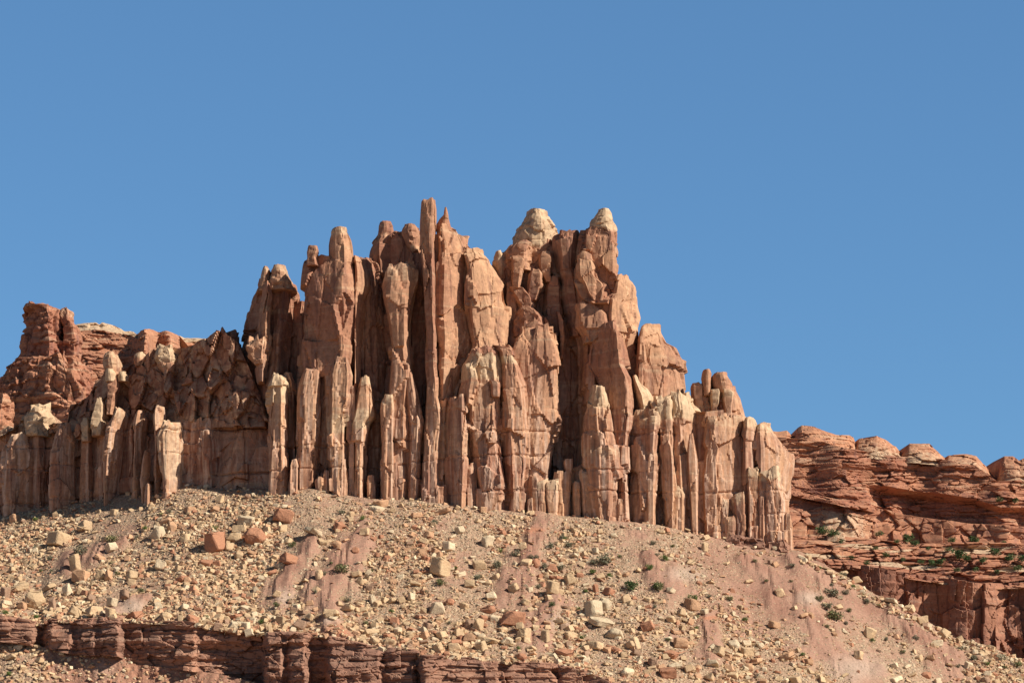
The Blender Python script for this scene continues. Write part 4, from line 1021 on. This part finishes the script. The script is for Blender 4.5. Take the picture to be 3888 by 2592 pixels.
add((0, 1900), .5527, [(395, 260, 180, 110, 'tan', 'block'), (575, 175, 110, 90, 'tan', 'block'), (1470, 290, 155, 160, 'rust', 'block'), (1750, 245, 170, 125, 'rust', 'round'), (1940, 105, 170, 100, 'rust', 'block'), (1690, 140, 130, 80, 'cream', 'block'),
    (1645, 195, 115, 60, 'tan', 'block'), (1600, 255, 120, 65, 'tan', 'wedge'), (2140, 210, 150, 75, 'cream', 'slab'), (2320, 175, 70, 70, 'rust', 'wedge'), (1980, 400, 140, 90, 'rust', 'block'), (1930, 445, 100, 50, 'cream', 'slab'),
    (510, 430, 90, 130, 'tan', 'upright'), (550, 520, 130, 90, 'orange', 'wedge'), (760, 320, 100, 80, 'cream', 'wedge'), (1085, 220, 115, 90, 'cream', 'wedge'), (1100, 440, 80, 80, 'cream', 'block'), (230, 680, 145, 120, 'tan', 'round'),
    (355, 705, 50, 90, 'brown', 'upright'), (850, 650, 75, 80, 'brown', 'wedge'), (640, 765, 150, 80, 'tan', 'slab'), (755, 790, 75, 70, 'tan', 'block'), (765, 700, 85, 65, 'cream', 'block'), (920, 790, 130, 70, 'rust', 'block'), (1135, 795, 95, 60, 'tan', 'round'),
    (1325, 815, 130, 70, 'rust', 'slab'), (1610, 795, 130, 40, 'rust', 'slab'), (1600, 855, 90, 60, 'cream', 'wedge'), (1400, 425, 120, 60, 'rust', 'slab'), (1240, 540, 120, 50, 'rust', 'slab'), (1865, 495, 80, 45, 'rust', 'slab'), (130, 590, 130, 70, 'tan', 'slab'),
    (30, 635, 80, 80, 'brown', 'block'), (460, 610, 80, 90, 'cream', 'wedge'), (1855, 880, 42, 80, 'tan', 'upright'), (2060, 850, 90, 80, 'brown', 'block'), (2280, 770, 120, 60, 'tan', 'slab'), (1300, 65, 90, 50, 'orange', 'block'), (1175, 175, 80, 80, 'orange', 'round'),
    (1280, 255, 90, 60, 'tan', 'wedge'), (900, 520, 90, 80, 'tan', 'block'), (690, 510, 90, 70, 'tan', 'wedge'), (740, 515, 60, 80, 'orange', 'wedge'), (1140, 140, 110, 60, 'orange', 'slab'), (95, 120, 80, 60, 'orange', 'block'), (500, 765, 110, 90, 'tan', 'wedge'),
    (145, 720, 80, 60, 'orange', 'wedge'), (40, 705, 90, 50, 'cream', 'slab'), (330, 590, 110, 60, 'tan', 'slab'), (550, 620, 70, 70, 'tan', 'block'), (680, 385, 80, 50, 'orange', 'slab'), (1570, 320, 80, 60, 'tan', 'block'), (780, 80, 60, 40, 'tan', 'block'),
    (400, 830, 60, 50, 'orange', 'block'), (1900, 640, 60, 50, 'tan', 'block'), (2190, 510, 60, 70, 'tan', 'round'), (120, 1005, 70, 55, 'cream', 'slab'), (70, 1075, 90, 50, 'tan', 'slab'), (2120, 800, 80, 60, 'tan', 'wedge'), (1930, 820, 100, 60, 'tan', 'block'),
    (1500, 800, 80, 50, 'tan', 'block'), (1690, 860, 70, 60, 'cream', 'wedge'), (1060, 785, 80, 35, 'orange', 'slab')])
add((1200, 1900), .5527, [(850, 455, 155, 145, 'tan', 'block'), (865, 75, 135, 62, 'orange', 'slab'), (440, 25, 120, 62, 'orange', 'block'), (420, 50, 110, 50, 'cream', 'slab'), (690, 100, 90, 45, 'orange', 'block'), (165, 170, 90, 60, 'rust', 'wedge'),
    (910, 315, 95, 75, 'cream', 'block'), (1180, 275, 90, 80, 'cream', 'block'), (990, 200, 80, 60, 'cream', 'block'), (1148, 62, 55, 46, 'orange', 'block'), (740, 275, 80, 55, 'tan', 'block'), (770, 232, 90, 50, 'orange', 'wedge'), (1120, 440, 100, 70, 'tan', 'block'),
    (1445, 425, 90, 48, 'tan', 'slab'), (1510, 435, 58, 68, 'rust', 'round'), (1620, 465, 90, 70, 'rust', 'wedge'), (1770, 378, 78, 42, 'cream', 'slab'), (1625, 590, 102, 98, 'tan', 'block'), (1750, 540, 90, 90, 'tan', 'wedge'), (1650, 525, 130, 36, 'rust', 'slab'),
    (1355, 600, 90, 80, 'tan', 'wedge'), (1205, 660, 80, 72, 'cream', 'block'), (1345, 812, 195, 105, 'rust', 'wedge'), (1180, 750, 115, 60, 'rust', 'round'), (920, 695, 65, 45, 'rust', 'round'), (830, 740, 122, 80, 'cream', 'wedge'), (1015, 720, 75, 45, 'tan', 'block'),
    (1440, 695, 75, 55, 'tan', 'block'), (1910, 745, 140, 112, 'cream', 'wedge'), (1985, 710, 110, 90, 'cream', 'round'), (1965, 835, 190, 75, 'cream', 'slab'), (2050, 912, 130, 80, 'cream', 'round'), (2170, 995, 120, 65, 'tan', 'slab'), (2015, 620, 100, 60, 'rust', 'block'),
    (1920, 600, 45, 62, 'rust', 'upright'), (2130, 670, 80, 60, 'tan', 'wedge'), (2280, 860, 100, 82, 'rust', 'block'), (1572, 925, 82, 82, 'tan', 'wedge'), (1425, 912, 110, 78, 'tan', 'wedge'), (1180, 958, 180, 60, 'tan', 'slab'), (1135, 1000, 90, 85, 'tan', 'block'),
    (1312, 965, 100, 60, 'cream', 'wedge'), (955, 1012, 100, 62, 'tan', 'wedge'), (835, 1010, 85, 80, 'tan', 'block'), (825, 1068, 70, 36, 'rust', 'slab'), (1410, 1080, 80, 50, 'rust', 'round'), (1700, 1052, 150, 82, 'rust', 'block'), (1920, 1000, 130, 62, 'tan', 'slab'),
    (2045, 1012, 130, 58, 'rust', 'slab'), (1750, 922, 100, 58, 'tan', 'slab'), (640, 925, 70, 60, 'tan', 'wedge'), (745, 920, 70, 62, 'orange', 'block'), (865, 925, 90, 62, 'tan', 'block'), (1050, 945, 102, 68, 'orange', 'wedge'), (980, 905, 80, 50, 'tan', 'slab'),
    (380, 905, 140, 60, 'tan', 'slab'), (220, 740, 105, 62, 'tan', 'slab'), (105, 770, 120, 60, 'tan', 'slab'), (275, 505, 80, 50, 'tan', 'slab'), (300, 548, 62, 56, 'tan', 'wedge'), (140, 298, 62, 52, 'orange', 'round'), (200, 270, 62, 36, 'orange', 'slab'),
    (540, 830, 72, 58, 'rust', 'wedge'), (505, 972, 82, 60, 'tan', 'block'), (1110, 850, 100, 88, 'tan', 'wedge'), (1045, 850, 60, 70, 'brown', 'round'), (1230, 805, 80, 50, 'cream', 'slab'), (2145, 1180, 100, 62, 'cream', 'round'), (330, 215, 72, 58, 'tan', 'block'),
    (1055, 570, 72, 58, 'tan', 'block'), (685, 570, 80, 52, 'tan', 'slab'), (1145, 810, 70, 50, 'rust', 'round'), (960, 980, 80, 50, 'rust', 'slab'), (770, 855, 80, 50, 'brown', 'block'), (1420, 310, 62, 56, 'tan', 'block'), (1390, 268, 48, 36, 'orange', 'round'),
    (1920, 345, 52, 46, 'cream', 'block'), (1775, 200, 80, 45, 'tan', 'slab'), (730, 350, 70, 50, 'orange', 'block'), (655, 660, 60, 56, 'cream', 'block'), (850, 815, 60, 50, 'tan', 'block'), (2310, 1110, 70, 60, 'rust', 'block'), (1500, 815, 46, 40, 'tan', 'round'),
    (2130, 505, 60, 40, 'orange', 'slab'), (1235, 520, 60, 46, 'tan', 'block'), (985, 500, 90, 44, 'cream', 'slab'), (500, 375, 52, 46, 'tan', 'block'), (390, 680, 60, 66, 'cream', 'wedge'), (590, 680, 60, 56, 'tan', 'wedge'), (400, 960, 80, 50, 'tan', 'wedge'),
    (1470, 1020, 90, 46, 'tan', 'slab'), (1650, 985, 60, 40, 'cream', 'block'), (1060, 1070, 90, 44, 'tan', 'slab'), (960, 1065, 80, 50, 'tan', 'slab')])
add((2400, 1900), .6327, [(360, 625, 115, 70, 'orange', 'block'), (295, 675, 60, 56, 'tan', 'wedge'), (435, 275, 50, 60, 'tan', 'wedge'), (447, 225, 58, 44, 'tan', 'block'), (570, 275, 48, 30, 'tan', 'slab'), (860, 380, 50, 38, 'orange', 'block'), (700, 487, 66, 34, 'tan', 'slab'),
    (890, 550, 66, 60, 'tan', 'wedge'), (1240, 635, 66, 38, 'tan', 'block'), (1355, 480, 66, 46, 'tan', 'wedge'), (1670, 648, 80, 52, 'tan', 'block'), (1560, 602, 90, 38, 'cream', 'slab'), (1740, 718, 80, 60, 'tan', 'block'), (1878, 795, 90, 68, 'tan', 'wedge'),
    (1830, 850, 80, 40, 'cream', 'slab'), (1432, 790, 90, 72, 'tan', 'wedge'), (855, 745, 82, 52, 'orange', 'block'), (240, 920, 100, 60, 'rust', 'block'), (295, 855, 92, 66, 'orange', 'block'), (520, 905, 82, 66, 'tan', 'wedge'), (610, 865, 80, 56, 'cream', 'round'),
    (695, 910, 92, 60, 'tan', 'slab'), (930, 932, 102, 66, 'orange', 'slab'), (215, 1035, 110, 72, 'rust', 'block'), (700, 998, 62, 50, 'orange', 'round'), (1362, 928, 62, 56, 'tan', 'block'), (1585, 1070, 110, 50, 'cream', 'slab'), (1650, 992, 70, 34, 'cream', 'slab'),
    (92, 745, 90, 50, 'rust', 'block'), (485, 982, 80, 50, 'cream', 'slab'), (22, 860, 70, 80, 'tan', 'wedge'), (345, 1005, 66, 60, 'tan', 'block'), (775, 870, 42, 38, 'cream', 'round'), (745, 965, 80, 44, 'orange', 'slab'), (610, 1045, 70, 40, 'tan', 'block'),
    (235, 535, 62, 40, 'cream', 'block'), (435, 660, 56, 34, 'cream', 'block'), (1030, 690, 60, 36, 'orange', 'slab'), (1078, 690, 40, 42, 'orange', 'wedge'), (130, 975, 60, 66, 'brown', 'round'), (1265, 435, 80, 36, 'tan', 'slab'), (1060, 340, 40, 36, 'tan', 'wedge'),
    (830, 370, 34, 30, 'brown', 'block'), (260, 990, 90, 44, 'cream', 'slab'), (470, 490, 70, 30, 'tan', 'slab'), (560, 378, 60, 24, 'tan', 'slab'), (975, 640, 44, 28, 'tan', 'block'), (165, 605, 50, 28, 'tan', 'slab'), (1060, 965, 60, 36, 'orange', 'block'),
    (265, 790, 70, 36, 'orange', 'slab'), (1590, 820, 40, 34, 'orange', 'wedge'), (320, 720, 50, 30, 'tan', 'slab'), (1970, 830, 46, 40, 'tan', 'block'), (2020, 990, 60, 50, 'cream', 'block'), (915, 1080, 60, 34, 'cream', 'slab')])
N_TRACED = len(BK)
rg = random.Random(99)


def density(px, py):
    d = 1.0
    if spur_mask(np.array([float(px)]), np.array([float(py)]))[0] > .25: d *= .09
    if px > 2350:
        d *= .28 + .72 * min(1, max(0, (py - (2230 + .05 * (px - 2350))) / 170))
    if 1000 < px < 1300 and 2080 < py < 2260: d *= .45
    if py < ip(FOOTLINE, px) + 12: d *= .2
    return d


while len(BK) < 300:
    px = rg.uniform(-10, 3880); t = ip(FOOTLINE, px); b = min(2590, ip(CLIFFTOP, px) - 6)
    if b < t + 20: continue
    py = rg.uniform(t + 14, b)
    if rg.random() > density(px, py): continue
    w = rg.uniform(26, 44) * (.8 + .4 * (py - t) / (b - t))
    if any(abs(px - a[0]) < (w + a[2]) * .45 and abs(py - a[1]) < (w * .7 + a[3]) * .45 for a in BK): continue
    c = rg.choices(('tan', 'cream', 'orange', 'rust', 'brown'), (50, 22, 14, 9, 5))[0]
    BK.append((px, py, w, w * rg.uniform(.55, .85), c, rg.choices(('block', 'slab', 'wedge', 'round', 'upright'), (40, 25, 22, 8, 5))[0]))

FORMW = {'block': 'angular block', 'slab': 'flat slab', 'wedge': 'pointed wedge', 'round': 'rounded boulder', 'upright': 'upright stone'}
COLW = {'tan': 'tan', 'cream': 'pale cream', 'orange': 'orange', 'rust': 'rust red', 'brown': 'brown'}
ORD = ['', 'second ', 'third ', 'fourth ', 'fifth ', 'sixth ', 'seventh ', 'eighth ', 'ninth ', 'tenth ']


def zone(px, py):
    t, b = ip(FOOTLINE, px), min(2592, ip(CLIFFTOP, px))
    f = (py - t) / max(1, b - t)
    lv = 'high on the slope' if f < .34 else ('halfway down' if f < .67 else 'low on the slope')
    if py > ip(CLIFFTOP, px) + 20: return 'on the clay below the brown ledge'
    h = ('below the low shaded cliff' if px < 900 else 'below the twin-knobbed tower' if px < 1450 else 'below the tall thin spire' if px < 1850 else 'below the pale summit dome' if px < 2250 else 'below the right tower' if px < 2650
         else 'below the smooth right end' if px < 3040 else 'in front of the right mesa')
    return lv + ' ' + h


cells = {}
for i, b in enumerate(BK):
    cells.setdefault((b[4], b[5], zone(b[0], b[1])), []).append(i)
LAB = {}
for (c, f, z), ids in cells.items():
    ids.sort(key=lambda i: -BK[i][2] * BK[i][3])
    for r, i in enumerate(ids):
        LAB[i] = (ORD[min(r, 9)] + 'largest ' if len(ids) > 1 else '') + COLW[c] + ' ' + FORMW[f] + ' ' + z

for i, (px, py, w, h, c, f) in enumerate(BK):
    bm = hull(1000 + i, f)
    bmesh.ops.rotate(bm, verts=bm.verts[:], cent=(0, 0, 0), matrix=Matrix.Rotation(rg.uniform(-.9, .9), 3, 'Z') @ Matrix.Rotation(rg.uniform(-.45, .45), 3, 'X') @ Matrix.Rotation(rg.uniform(-.45, .45) - (.15 if px > 2900 else 0), 3, 'Y'))
    centred(bm)
    py_base = py + h * .5
    below = py_base > ip(CLIFFTOP, px) + 20
    if below:
        j = int(np.argmin((bx - px) ** 2 + (by - py_base) ** 2)); loc = Vector(co[j].tolist()); nrm_ = Vector((0, -.6, .8))
    else:
        loc, nrm_, _e = on_slope(px, min(py_base, ip(CLIFFTOP, px) - 2))
    mpp = loc.y / FOC
    W_, H_ = w * mpp, h * mpp * 1.12
    Dp = .8 * W_ if f != 'slab' else .9 * W_
    # the nearest edge sits on the slope at the traced base; the body goes back into it
    for v_ in bm.verts:
        v_.co = Vector((v_.co.x * W_, v_.co.y * Dp, v_.co.z * H_))
    if W_ > 1.6:
        bmesh.ops.bevel(bm, geom=bm.edges[:], offset=.035 * W_, segments=1, affect='EDGES')
        bmesh.ops.triangulate(bm, faces=bm.faces[:])
        bmesh.ops.subdivide_edges(bm, edges=[e for e in bm.edges if e.calc_length() > .28 * W_], cuts=2, use_grid_fill=False)
        bmesh.ops.triangulate(bm, faces=bm.faces[:])
        P_ = np.array([v.co[:] for v in bm.verts])
        dsp = fbm(P_ + i * 7.3, (1.1, 1.1, 1.6), 301, 3) * .07 * W_ ** .8
        bm.normal_update()
        for v_, a in zip(bm.verts, dsp): v_.co += v_.normal * float(a)
    centre = loc + Vector((0, Dp * .30, H_ * .5 - .06 * H_))
    me = bpy.data.meshes.new("boulder"); bm.to_mesh(me)
    tint = np.array(TINT[c]) * rg.uniform(.86, 1.12)
    zc = np.array([v.co.z for v in bm.verts]) / H_
    nz_ = fbm(np.array([v.co[:] for v in bm.verts]) + i * 3.1, (.6, .6, .6), 311, 2)
    cols = np.repeat(tint[None], len(zc), 0)
    at = me.attributes.new("tint", 'FLOAT_COLOR', 'POINT'); at.data.foreach_set("color", np.concatenate([cols, np.ones((len(cols), 1))], 1).astype(np.float32).ravel())
    bm.free()
    me.materials.append(M_STONE)
    o = bpy.data.objects.new("boulder", me); COL.objects.link(o); o.location = centre
    o['label'] = LAB[i]; o['category'] = 'boulder'; o['group'] = 'boulders scattered on the slope below the butte'

# the small stuff nobody could count: one mesh of thousands of chips and stones
PROTO = []
for s in range(22):
    b_ = hull(5000 + s, ('block', 'slab', 'wedge', 'slab', 'slab', 'wedge')[s % 6]); bmesh.ops.triangulate(b_, faces=b_.faces[:]); centred(b_)
    PROTO.append((np.array([v.co[:] for v in b_.verts]), np.array([[v.index for v in f.verts] for f in b_.faces]), ('block', 'slab', 'wedge', 'slab', 'slab', 'wedge')[s % 6])); b_.free()
npr = np.random.RandomState(5)


def rubble(name, pts, sizes, label):
    VV, FF, CC = [], [], []; off = 0
    tints = np.array([TINT[c] for c in ('tan', 'cream', 'orange', 'rust', 'brown')])
    ch = npr.choice(5, len(pts), p=(.44, .17, .20, .11, .08))
    for p, s, k_ in zip(pts, sizes, ch):
        a, f, kd = PROTO[npr.randint(len(PROTO))]
        sc = np.array((1, npr.uniform(.6, 1), npr.uniform(.45, .9) if kd != 'slab' else npr.uniform(.2, .36))) * s
        th = npr.uniform(0, 6.28); tl = npr.uniform(-.45, .45); tx = npr.uniform(-.5, .3)
        q_ = a * sc
        c1, s1 = math.cos(tl), math.sin(tl); q_ = np.stack([q_[:, 0] * c1 + q_[:, 2] * s1, q_[:, 1], -q_[:, 0] * s1 + q_[:, 2] * c1], 1)
        c1, s1 = math.cos(tx), math.sin(tx); q_ = np.stack([q_[:, 0], q_[:, 1] * c1 - q_[:, 2] * s1, q_[:, 1] * s1 + q_[:, 2] * c1], 1)
        c1, s1 = math.cos(th), math.sin(th); q_ = np.stack([q_[:, 0] * c1 - q_[:, 1] * s1, q_[:, 0] * s1 + q_[:, 1] * c1, q_[:, 2]], 1)
        VV.append(q_ + p + (0, 0, sc[2] * npr.uniform(-.12, .26))); FF.append(f + off); off += len(a)
        CC.append(np.repeat((tints[k_] * npr.uniform(.82, 1.15))[None], len(a), 0))
    o = np_mesh(name, np.concatenate(VV), np.zeros((0, 4), int), np.concatenate(FF), M_STONE, {"tint": np.concatenate(CC)})
    o['kind'] = 'stuff'; o['label'] = label
    return o


pts, sz = [], []
target = 46000
while len(pts) < target:
    i = npr.randint(0, len(us)); px = us[i] + npr.uniform(-3.5, 3.5)
    j = npr.randint(1, NV - 1)
    a, b2 = GSx[j, i], GSy[j, i]
    if a < -60 or a > 3940 or b2 > 2640: continue
    dn = density(a, b2)
    # stones run down in chutes and fans, thick in some and thin between
    fx_ = a + (b2 - 1900) * np.clip((1750 - a) / 1500, -.9, .9)
    cl = .55 + .5 * float(vnoise(np.array([[fx_, b2, 0.0]]), (.011, .0035, 1), 401)[0]) + .30 * float(vnoise(np.array([[fx_, b2, 5.0]]), (.033, .011, 1), 403)[0])
    if npr.rand() > dn * min(1, max(.07, (cl - .12) ** 1.5 * 1.9 if cl > .12 else 0)): continue
    u_ = npr.rand()
    s = .22 / (u_ + .04) ** .68
    s = min(1.5, s) * (.85 + .4 * j / NV if False else 1.15 - .35 * j / NV) * (.8 if b2 < ip(FOOTLINE, a) + 60 else 1.0)
    pts.append(GS[j, i] + (npr.uniform(-.2, .2), npr.uniform(-.2, .2), 0)); sz.append(s)
# extra stones at the very crest and at the lip of the ledge
for _ in range(700):
    px = npr.uniform(-40, 2300); p_, _n, _e = on_slope(px, ip(CLIFFTOP, px) - npr.uniform(2, 30)); pts.append(np.array(p_)); sz.append(npr.uniform(.4, 1.5))
for _ in range(1100):
    px = npr.uniform(-40, 3000)
    if vnoise(np.array([[px, 0, 0.0]]), (.012, 1, 1), 405)[0] < npr.uniform(-.8, .5): continue
    p_, _n, _e = on_slope(px, ip(FOOTLINE, px) + npr.uniform(-8, 34)); pts.append(np.array(p_) + (0, npr.uniform(0, 2.5), npr.uniform(0, .5))); sz.append(.3 + 1.1 * npr.rand() ** 2.2)
for _ in range(260):
    px = npr.uniform(3040, 3888); p_, _n, _e = on_slope(px, ip(FOOTLINE, px) + npr.uniform(0, 40)); pts.append(np.array(p_)); sz.append(npr.uniform(.4, 1.6))
rubble("rubble", pts, sz, "countless tan stone chips and small rocks strewn over the slope")
# rubble on the clay slope at the bottom left
pts, sz = [], []
vis = np.where((bx > -40) & (bx < 330) & (by > 2450) & (by < 2640))[0]
for _ in range(420):
    j = vis[npr.randint(len(vis))]
    if npr.rand() < max(0, (bx[j] - 120) / 190): continue
    pts.append(co[j].astype(float)); sz.append(npr.uniform(.25, 1.5) * (1 if npr.rand() < .6 else .5))
okj = np.where((bx > 200) & (bx < 2300) & (by > 2470) & (by < 2640))[0]
for _ in range(500):
    j = okj[npr.randint(len(okj))]; pts.append(co[j].astype(float)); sz.append(.2 + 1.0 * npr.rand() ** 3)
rubble("gravel", pts, sz, "tan stones strewn over the clay slope at the bottom left")

# ---------------------------------------------------------------- shrubs
SHRUB = {}


def shrub_proto(kind, seed, leaves=420):
    rs = np.random.RandomState(seed)
    V, F = [], []
    lobes = [(rs.uniform(-.28, .28), rs.uniform(-.25, .25), rs.uniform(.15, .38), rs.uniform(.16, .28)) for _ in range(7)]
    for _ in range(leaves):
        l = lobes[rs.randint(7)]
        u = rs.normal(size=3); u /= np.linalg.norm(u); r_ = l[3] * rs.uniform(.45, 1.08)
        c_ = np.array(l[:3]) + u * r_
        if c_[2] < .02: continue
        a = rs.normal(size=3); a /= np.linalg.norm(a); b_ = np.cross(a, rs.normal(size=3)); b_ /= np.linalg.norm(b_) + 1e-6
        s = rs.uniform(.03, .065); k0 = len(V)
        V += [c_ + a * s, c_ + b_ * s * .6, c_ - a * s, c_ - b_ * s * .6]; F.append((k0, k0 + 1, k0 + 2, k0 + 3))
    nl = len(F)
    for _ in range(9):      # stems
        e = np.array([rs.uniform(-.35, .35), rs.uniform(-.3, .3), rs.uniform(.25, .5)]); k0 = len(V); w_ = .016
        V += [np.array((-w_, 0, -.1)), np.array((w_, 0, -.1)), e + (w_ * .4, 0, 0), e - (w_ * .4, 0, 0)]; F.append((k0, k0 + 1, k0 + 2, k0 + 3))
    me = bpy.data.meshes.new("shrub"); me.from_pydata([tuple(x) for x in V], [], F); me.materials.append(M_LEAF[kind]); me.materials.append(M_TWIG)
    for i_, p_ in enumerate(me.polygons): p_.material_index = 0 if i_ < nl else 1
    return me


for ki, kd in enumerate(M_LEAF):
    SHRUB[kd] = [shrub_proto(kd, 70 + 10 * ki + s) for s in range(3)]
SH = []
for org, sc, lst in (((1200, 1900), .5527, [(318, 118, 44, 'green'), (160, 465, 95, 'olive'), (1600, 310, 60, 'grey'), (1370, 365, 62, 'grey'), (1470, 385, 44, 'grey'), (1520, 385, 38, 'grey'), (1745, 300, 54, 'grey'), (1685, 250, 44, 'grey'), (1710, 262, 32, 'green'), (1970, 405, 105, 'grey'),
                                           (1908, 425, 48, 'grey'), (1900, 490, 54, 'green'), (2165, 585, 98, 'dark'), (2290, 455, 44, 'green'), (2345, 590, 64, 'dark'), (850, 560, 74, 'olive'), (1620, 712, 46, 'dark'), (1580, 455, 54, 'grey'), (1685, 465, 62, 'grey'), (1235, 440, 66, 'grey'),
                                           (957, 462, 32, 'green'), (2020, 515, 44, 'green'), (1740, 510, 32, 'green'), (1850, 622, 32, 'green'), (1802, 742, 30, 'green'), (105, 425, 28, 'olive'), (60, 500, 44, 'grey'), (380, 482, 40, 'olive'), (1525, 590, 44, 'grey')]),
                     ((2400, 1900), .6327, [(198, 345, 50, 'green'), (365, 585, 54, 'green'), (160, 515, 76, 'olive'), (102, 402, 36, 'green'), (675, 713, 38, 'green'), (1225, 685, 90, 'olive'), (1165, 635, 60, 'grey'), (1195, 550, 76, 'grey'), (1125, 590, 52, 'olive'), (1122, 405, 28, 'green'),
                                            (1400, 600, 44, 'grey'), (1445, 838, 32, 'green'), (1330, 512, 24, 'green'), (1282, 550, 44, 'grey'), (1268, 445, 44, 'grey'), (732, 360, 28, 'olive'), (2052, 940, 44, 'grey'), (2222, 945, 54, 'grey'), (2322, 985, 54, 'olive'), (1972, 887, 36, 'grey'),
                                            (152, 322, 28, 'grey'), (242, 270, 26, 'olive'), (1205, 500, 28, 'grey'), (810, 475, 26, 'olive'), (955, 484, 24, 'olive'), (1376, 560, 22, 'green')]),
                     ((0, 1900), .5527, [(1000, 188, 42, 'green'), (755, 265, 82, 'olive'), (570, 345, 88, 'grey'), (1475, 188, 38, 'green'), (2005, 298, 54, 'olive'), (230, 325, 54, 'grey'), (350, 480, 32, 'grey'), (282, 480, 32, 'olive'), (68, 1185, 46, 'green'),
                                         (415, 40, 30, 'green'), (1110, 90, 28, 'green'), (945, 255, 42, 'grey'), (1905, 200, 30, 'olive'), (340, 395, 40, 'grey'), (1160, 75, 36, 'grey')])):
    for x, y, w, kd in lst:
        SH.append((org[0] + x * sc, org[1] + y * sc, w * sc, kd))
n0 = len(SH); tries = 0
while len(SH) < n0 + 46 and tries < 4000:
    tries += 1
    px = rg.uniform(20, 3860); t = ip(FOOTLINE, px); b = min(2580, ip(CLIFFTOP, px) - 20)
    if b < t + 60: continue
    py = rg.uniform(t + 25, b)
    if any(abs(px - q[0]) < 45 and abs(py - q[1]) < 30 for q in SH) or any(abs(px - q[0]) < q[2] * .6 + 8 and abs(py - q[1]) < q[3] * .6 + 8 for q in BK): continue
    SH.append((px, py, rg.uniform(16, 27), rg.choices(('grey', 'olive', 'green'), (5, 3, 2))[0]))
COLS = {'green': 'bright green', 'dark': 'dark green', 'grey': 'grey sage', 'olive': 'olive green'}
cells = {}
for i, s in enumerate(SH): cells.setdefault((s[3], zone(s[0], s[1])), []).append(i)
SL = {}
for (kd, z), ids in cells.items():
    ids.sort(key=lambda i: -SH[i][2])
    for r, i in enumerate(ids): SL[i] = (ORD[min(r, 9)] + 'widest ' if len(ids) > 1 else 'low ') + COLS[kd] + ' desert shrub ' + z


def put_shrub(loc, size, kd, label, group, cat='shrub', name='desert_shrub', zs=1.0):
    o = bpy.data.objects.new(name, SHRUB[kd][rg.randrange(3)]); COL.objects.link(o)
    o.location = loc; o.scale = (size, size, size * zs); o.rotation_euler = (0, 0, rg.uniform(0, 6.28))
    o['label'] = label; o['category'] = cat; o['group'] = group


for i, (px, py, w, kd) in enumerate(SH):
    yy_ = py + w * .32
    if yy_ > ip(CLIFFTOP, px) + 20:
        j = int(np.argmin((bx - px) ** 2 + (by - yy_) ** 2)); loc = Vector(co[j].tolist())
    else:
        loc, _n, _e = on_slope(px, yy_)
    put_shrub(loc, w * loc.y / FOC * 1.35, kd, SL[i], 'shrubs on the rubble slope')
# junipers on the mesa ledges
JN = [(230, 895, 70), (300, 910, 70), (605, 912, 46), (790, 945, 84), (1085, 955, 46), (1235, 955, 66), (1130, 1050, 88), (1185, 1075, 50), (1370, 1035, 66), (1465, 1072, 68), (1552, 1075, 60), (960, 1105, 60), (1010, 1100, 60), (1290, 1088, 54), (655, 1050, 44), (1500, 695, 50),
      (1400, 690, 44), (840, 975, 50), (1380, 1160, 40), (720, 962, 36), (880, 1100, 40), (420, 1070, 34), (520, 1105, 40), (580, 1010, 30), (760, 1080, 36), (1060, 1020, 40), (1240, 1150, 44), (1330, 985, 36), (1520, 1140, 46), (1430, 975, 40), (350, 965, 36), (930, 1010, 36), (1120, 1150, 40)]
order = sorted(range(len(JN)), key=lambda i: JN[i][0])
MEV = []
for nm in ("ledges", "block_band", "upper_band"):
    for o in mesa.children:
        if o.name.split('.')[0] == nm:
            a = np.zeros(len(o.data.vertices) * 3, np.float32); o.data.vertices.foreach_get("co", a); MEV.append(a.reshape(-1, 3) + np.array(mesa.location))
MEV = np.concatenate(MEV); mx, my = proj(MEV.astype(float))
NEAR = ['below the first dome', 'below the second dome', 'below the third dome', 'below the fourth dome', 'under the right end of the rim']
jc = {}
for i, (x, y, w) in enumerate(JN):
    zid = 0 if x < 455 else 1 if x < 755 else 2 if x < 1050 else 3 if x < 1345 else 4
    jc.setdefault((zid, 'upper' if y < 1000 else 'lower'), []).append(i)
for (zid, lv), ids in jc.items():
    ids.sort(key=lambda i: -JN[i][2])
    for r, i in enumerate(ids):
        x, y, w = JN[i]
        px, py = 2988 + x * K, 1500 + (y + w * .3) * K
        j = int(np.argmin((mx - px) ** 2 + (my - py) ** 2)); loc = Vector(MEV[j].tolist()) + Vector((0, -1.6, -.3))
        put_shrub(loc, w * K * loc.y / FOC * 1.45, 'dark', (ORD[r] + 'largest ' if len(ids) > 1 else 'lone ') + 'dark juniper on the ' + lv + ' mesa ledge ' + NEAR[zid], 'junipers on the mesa ledges', 'juniper', 'juniper_bush', .95)
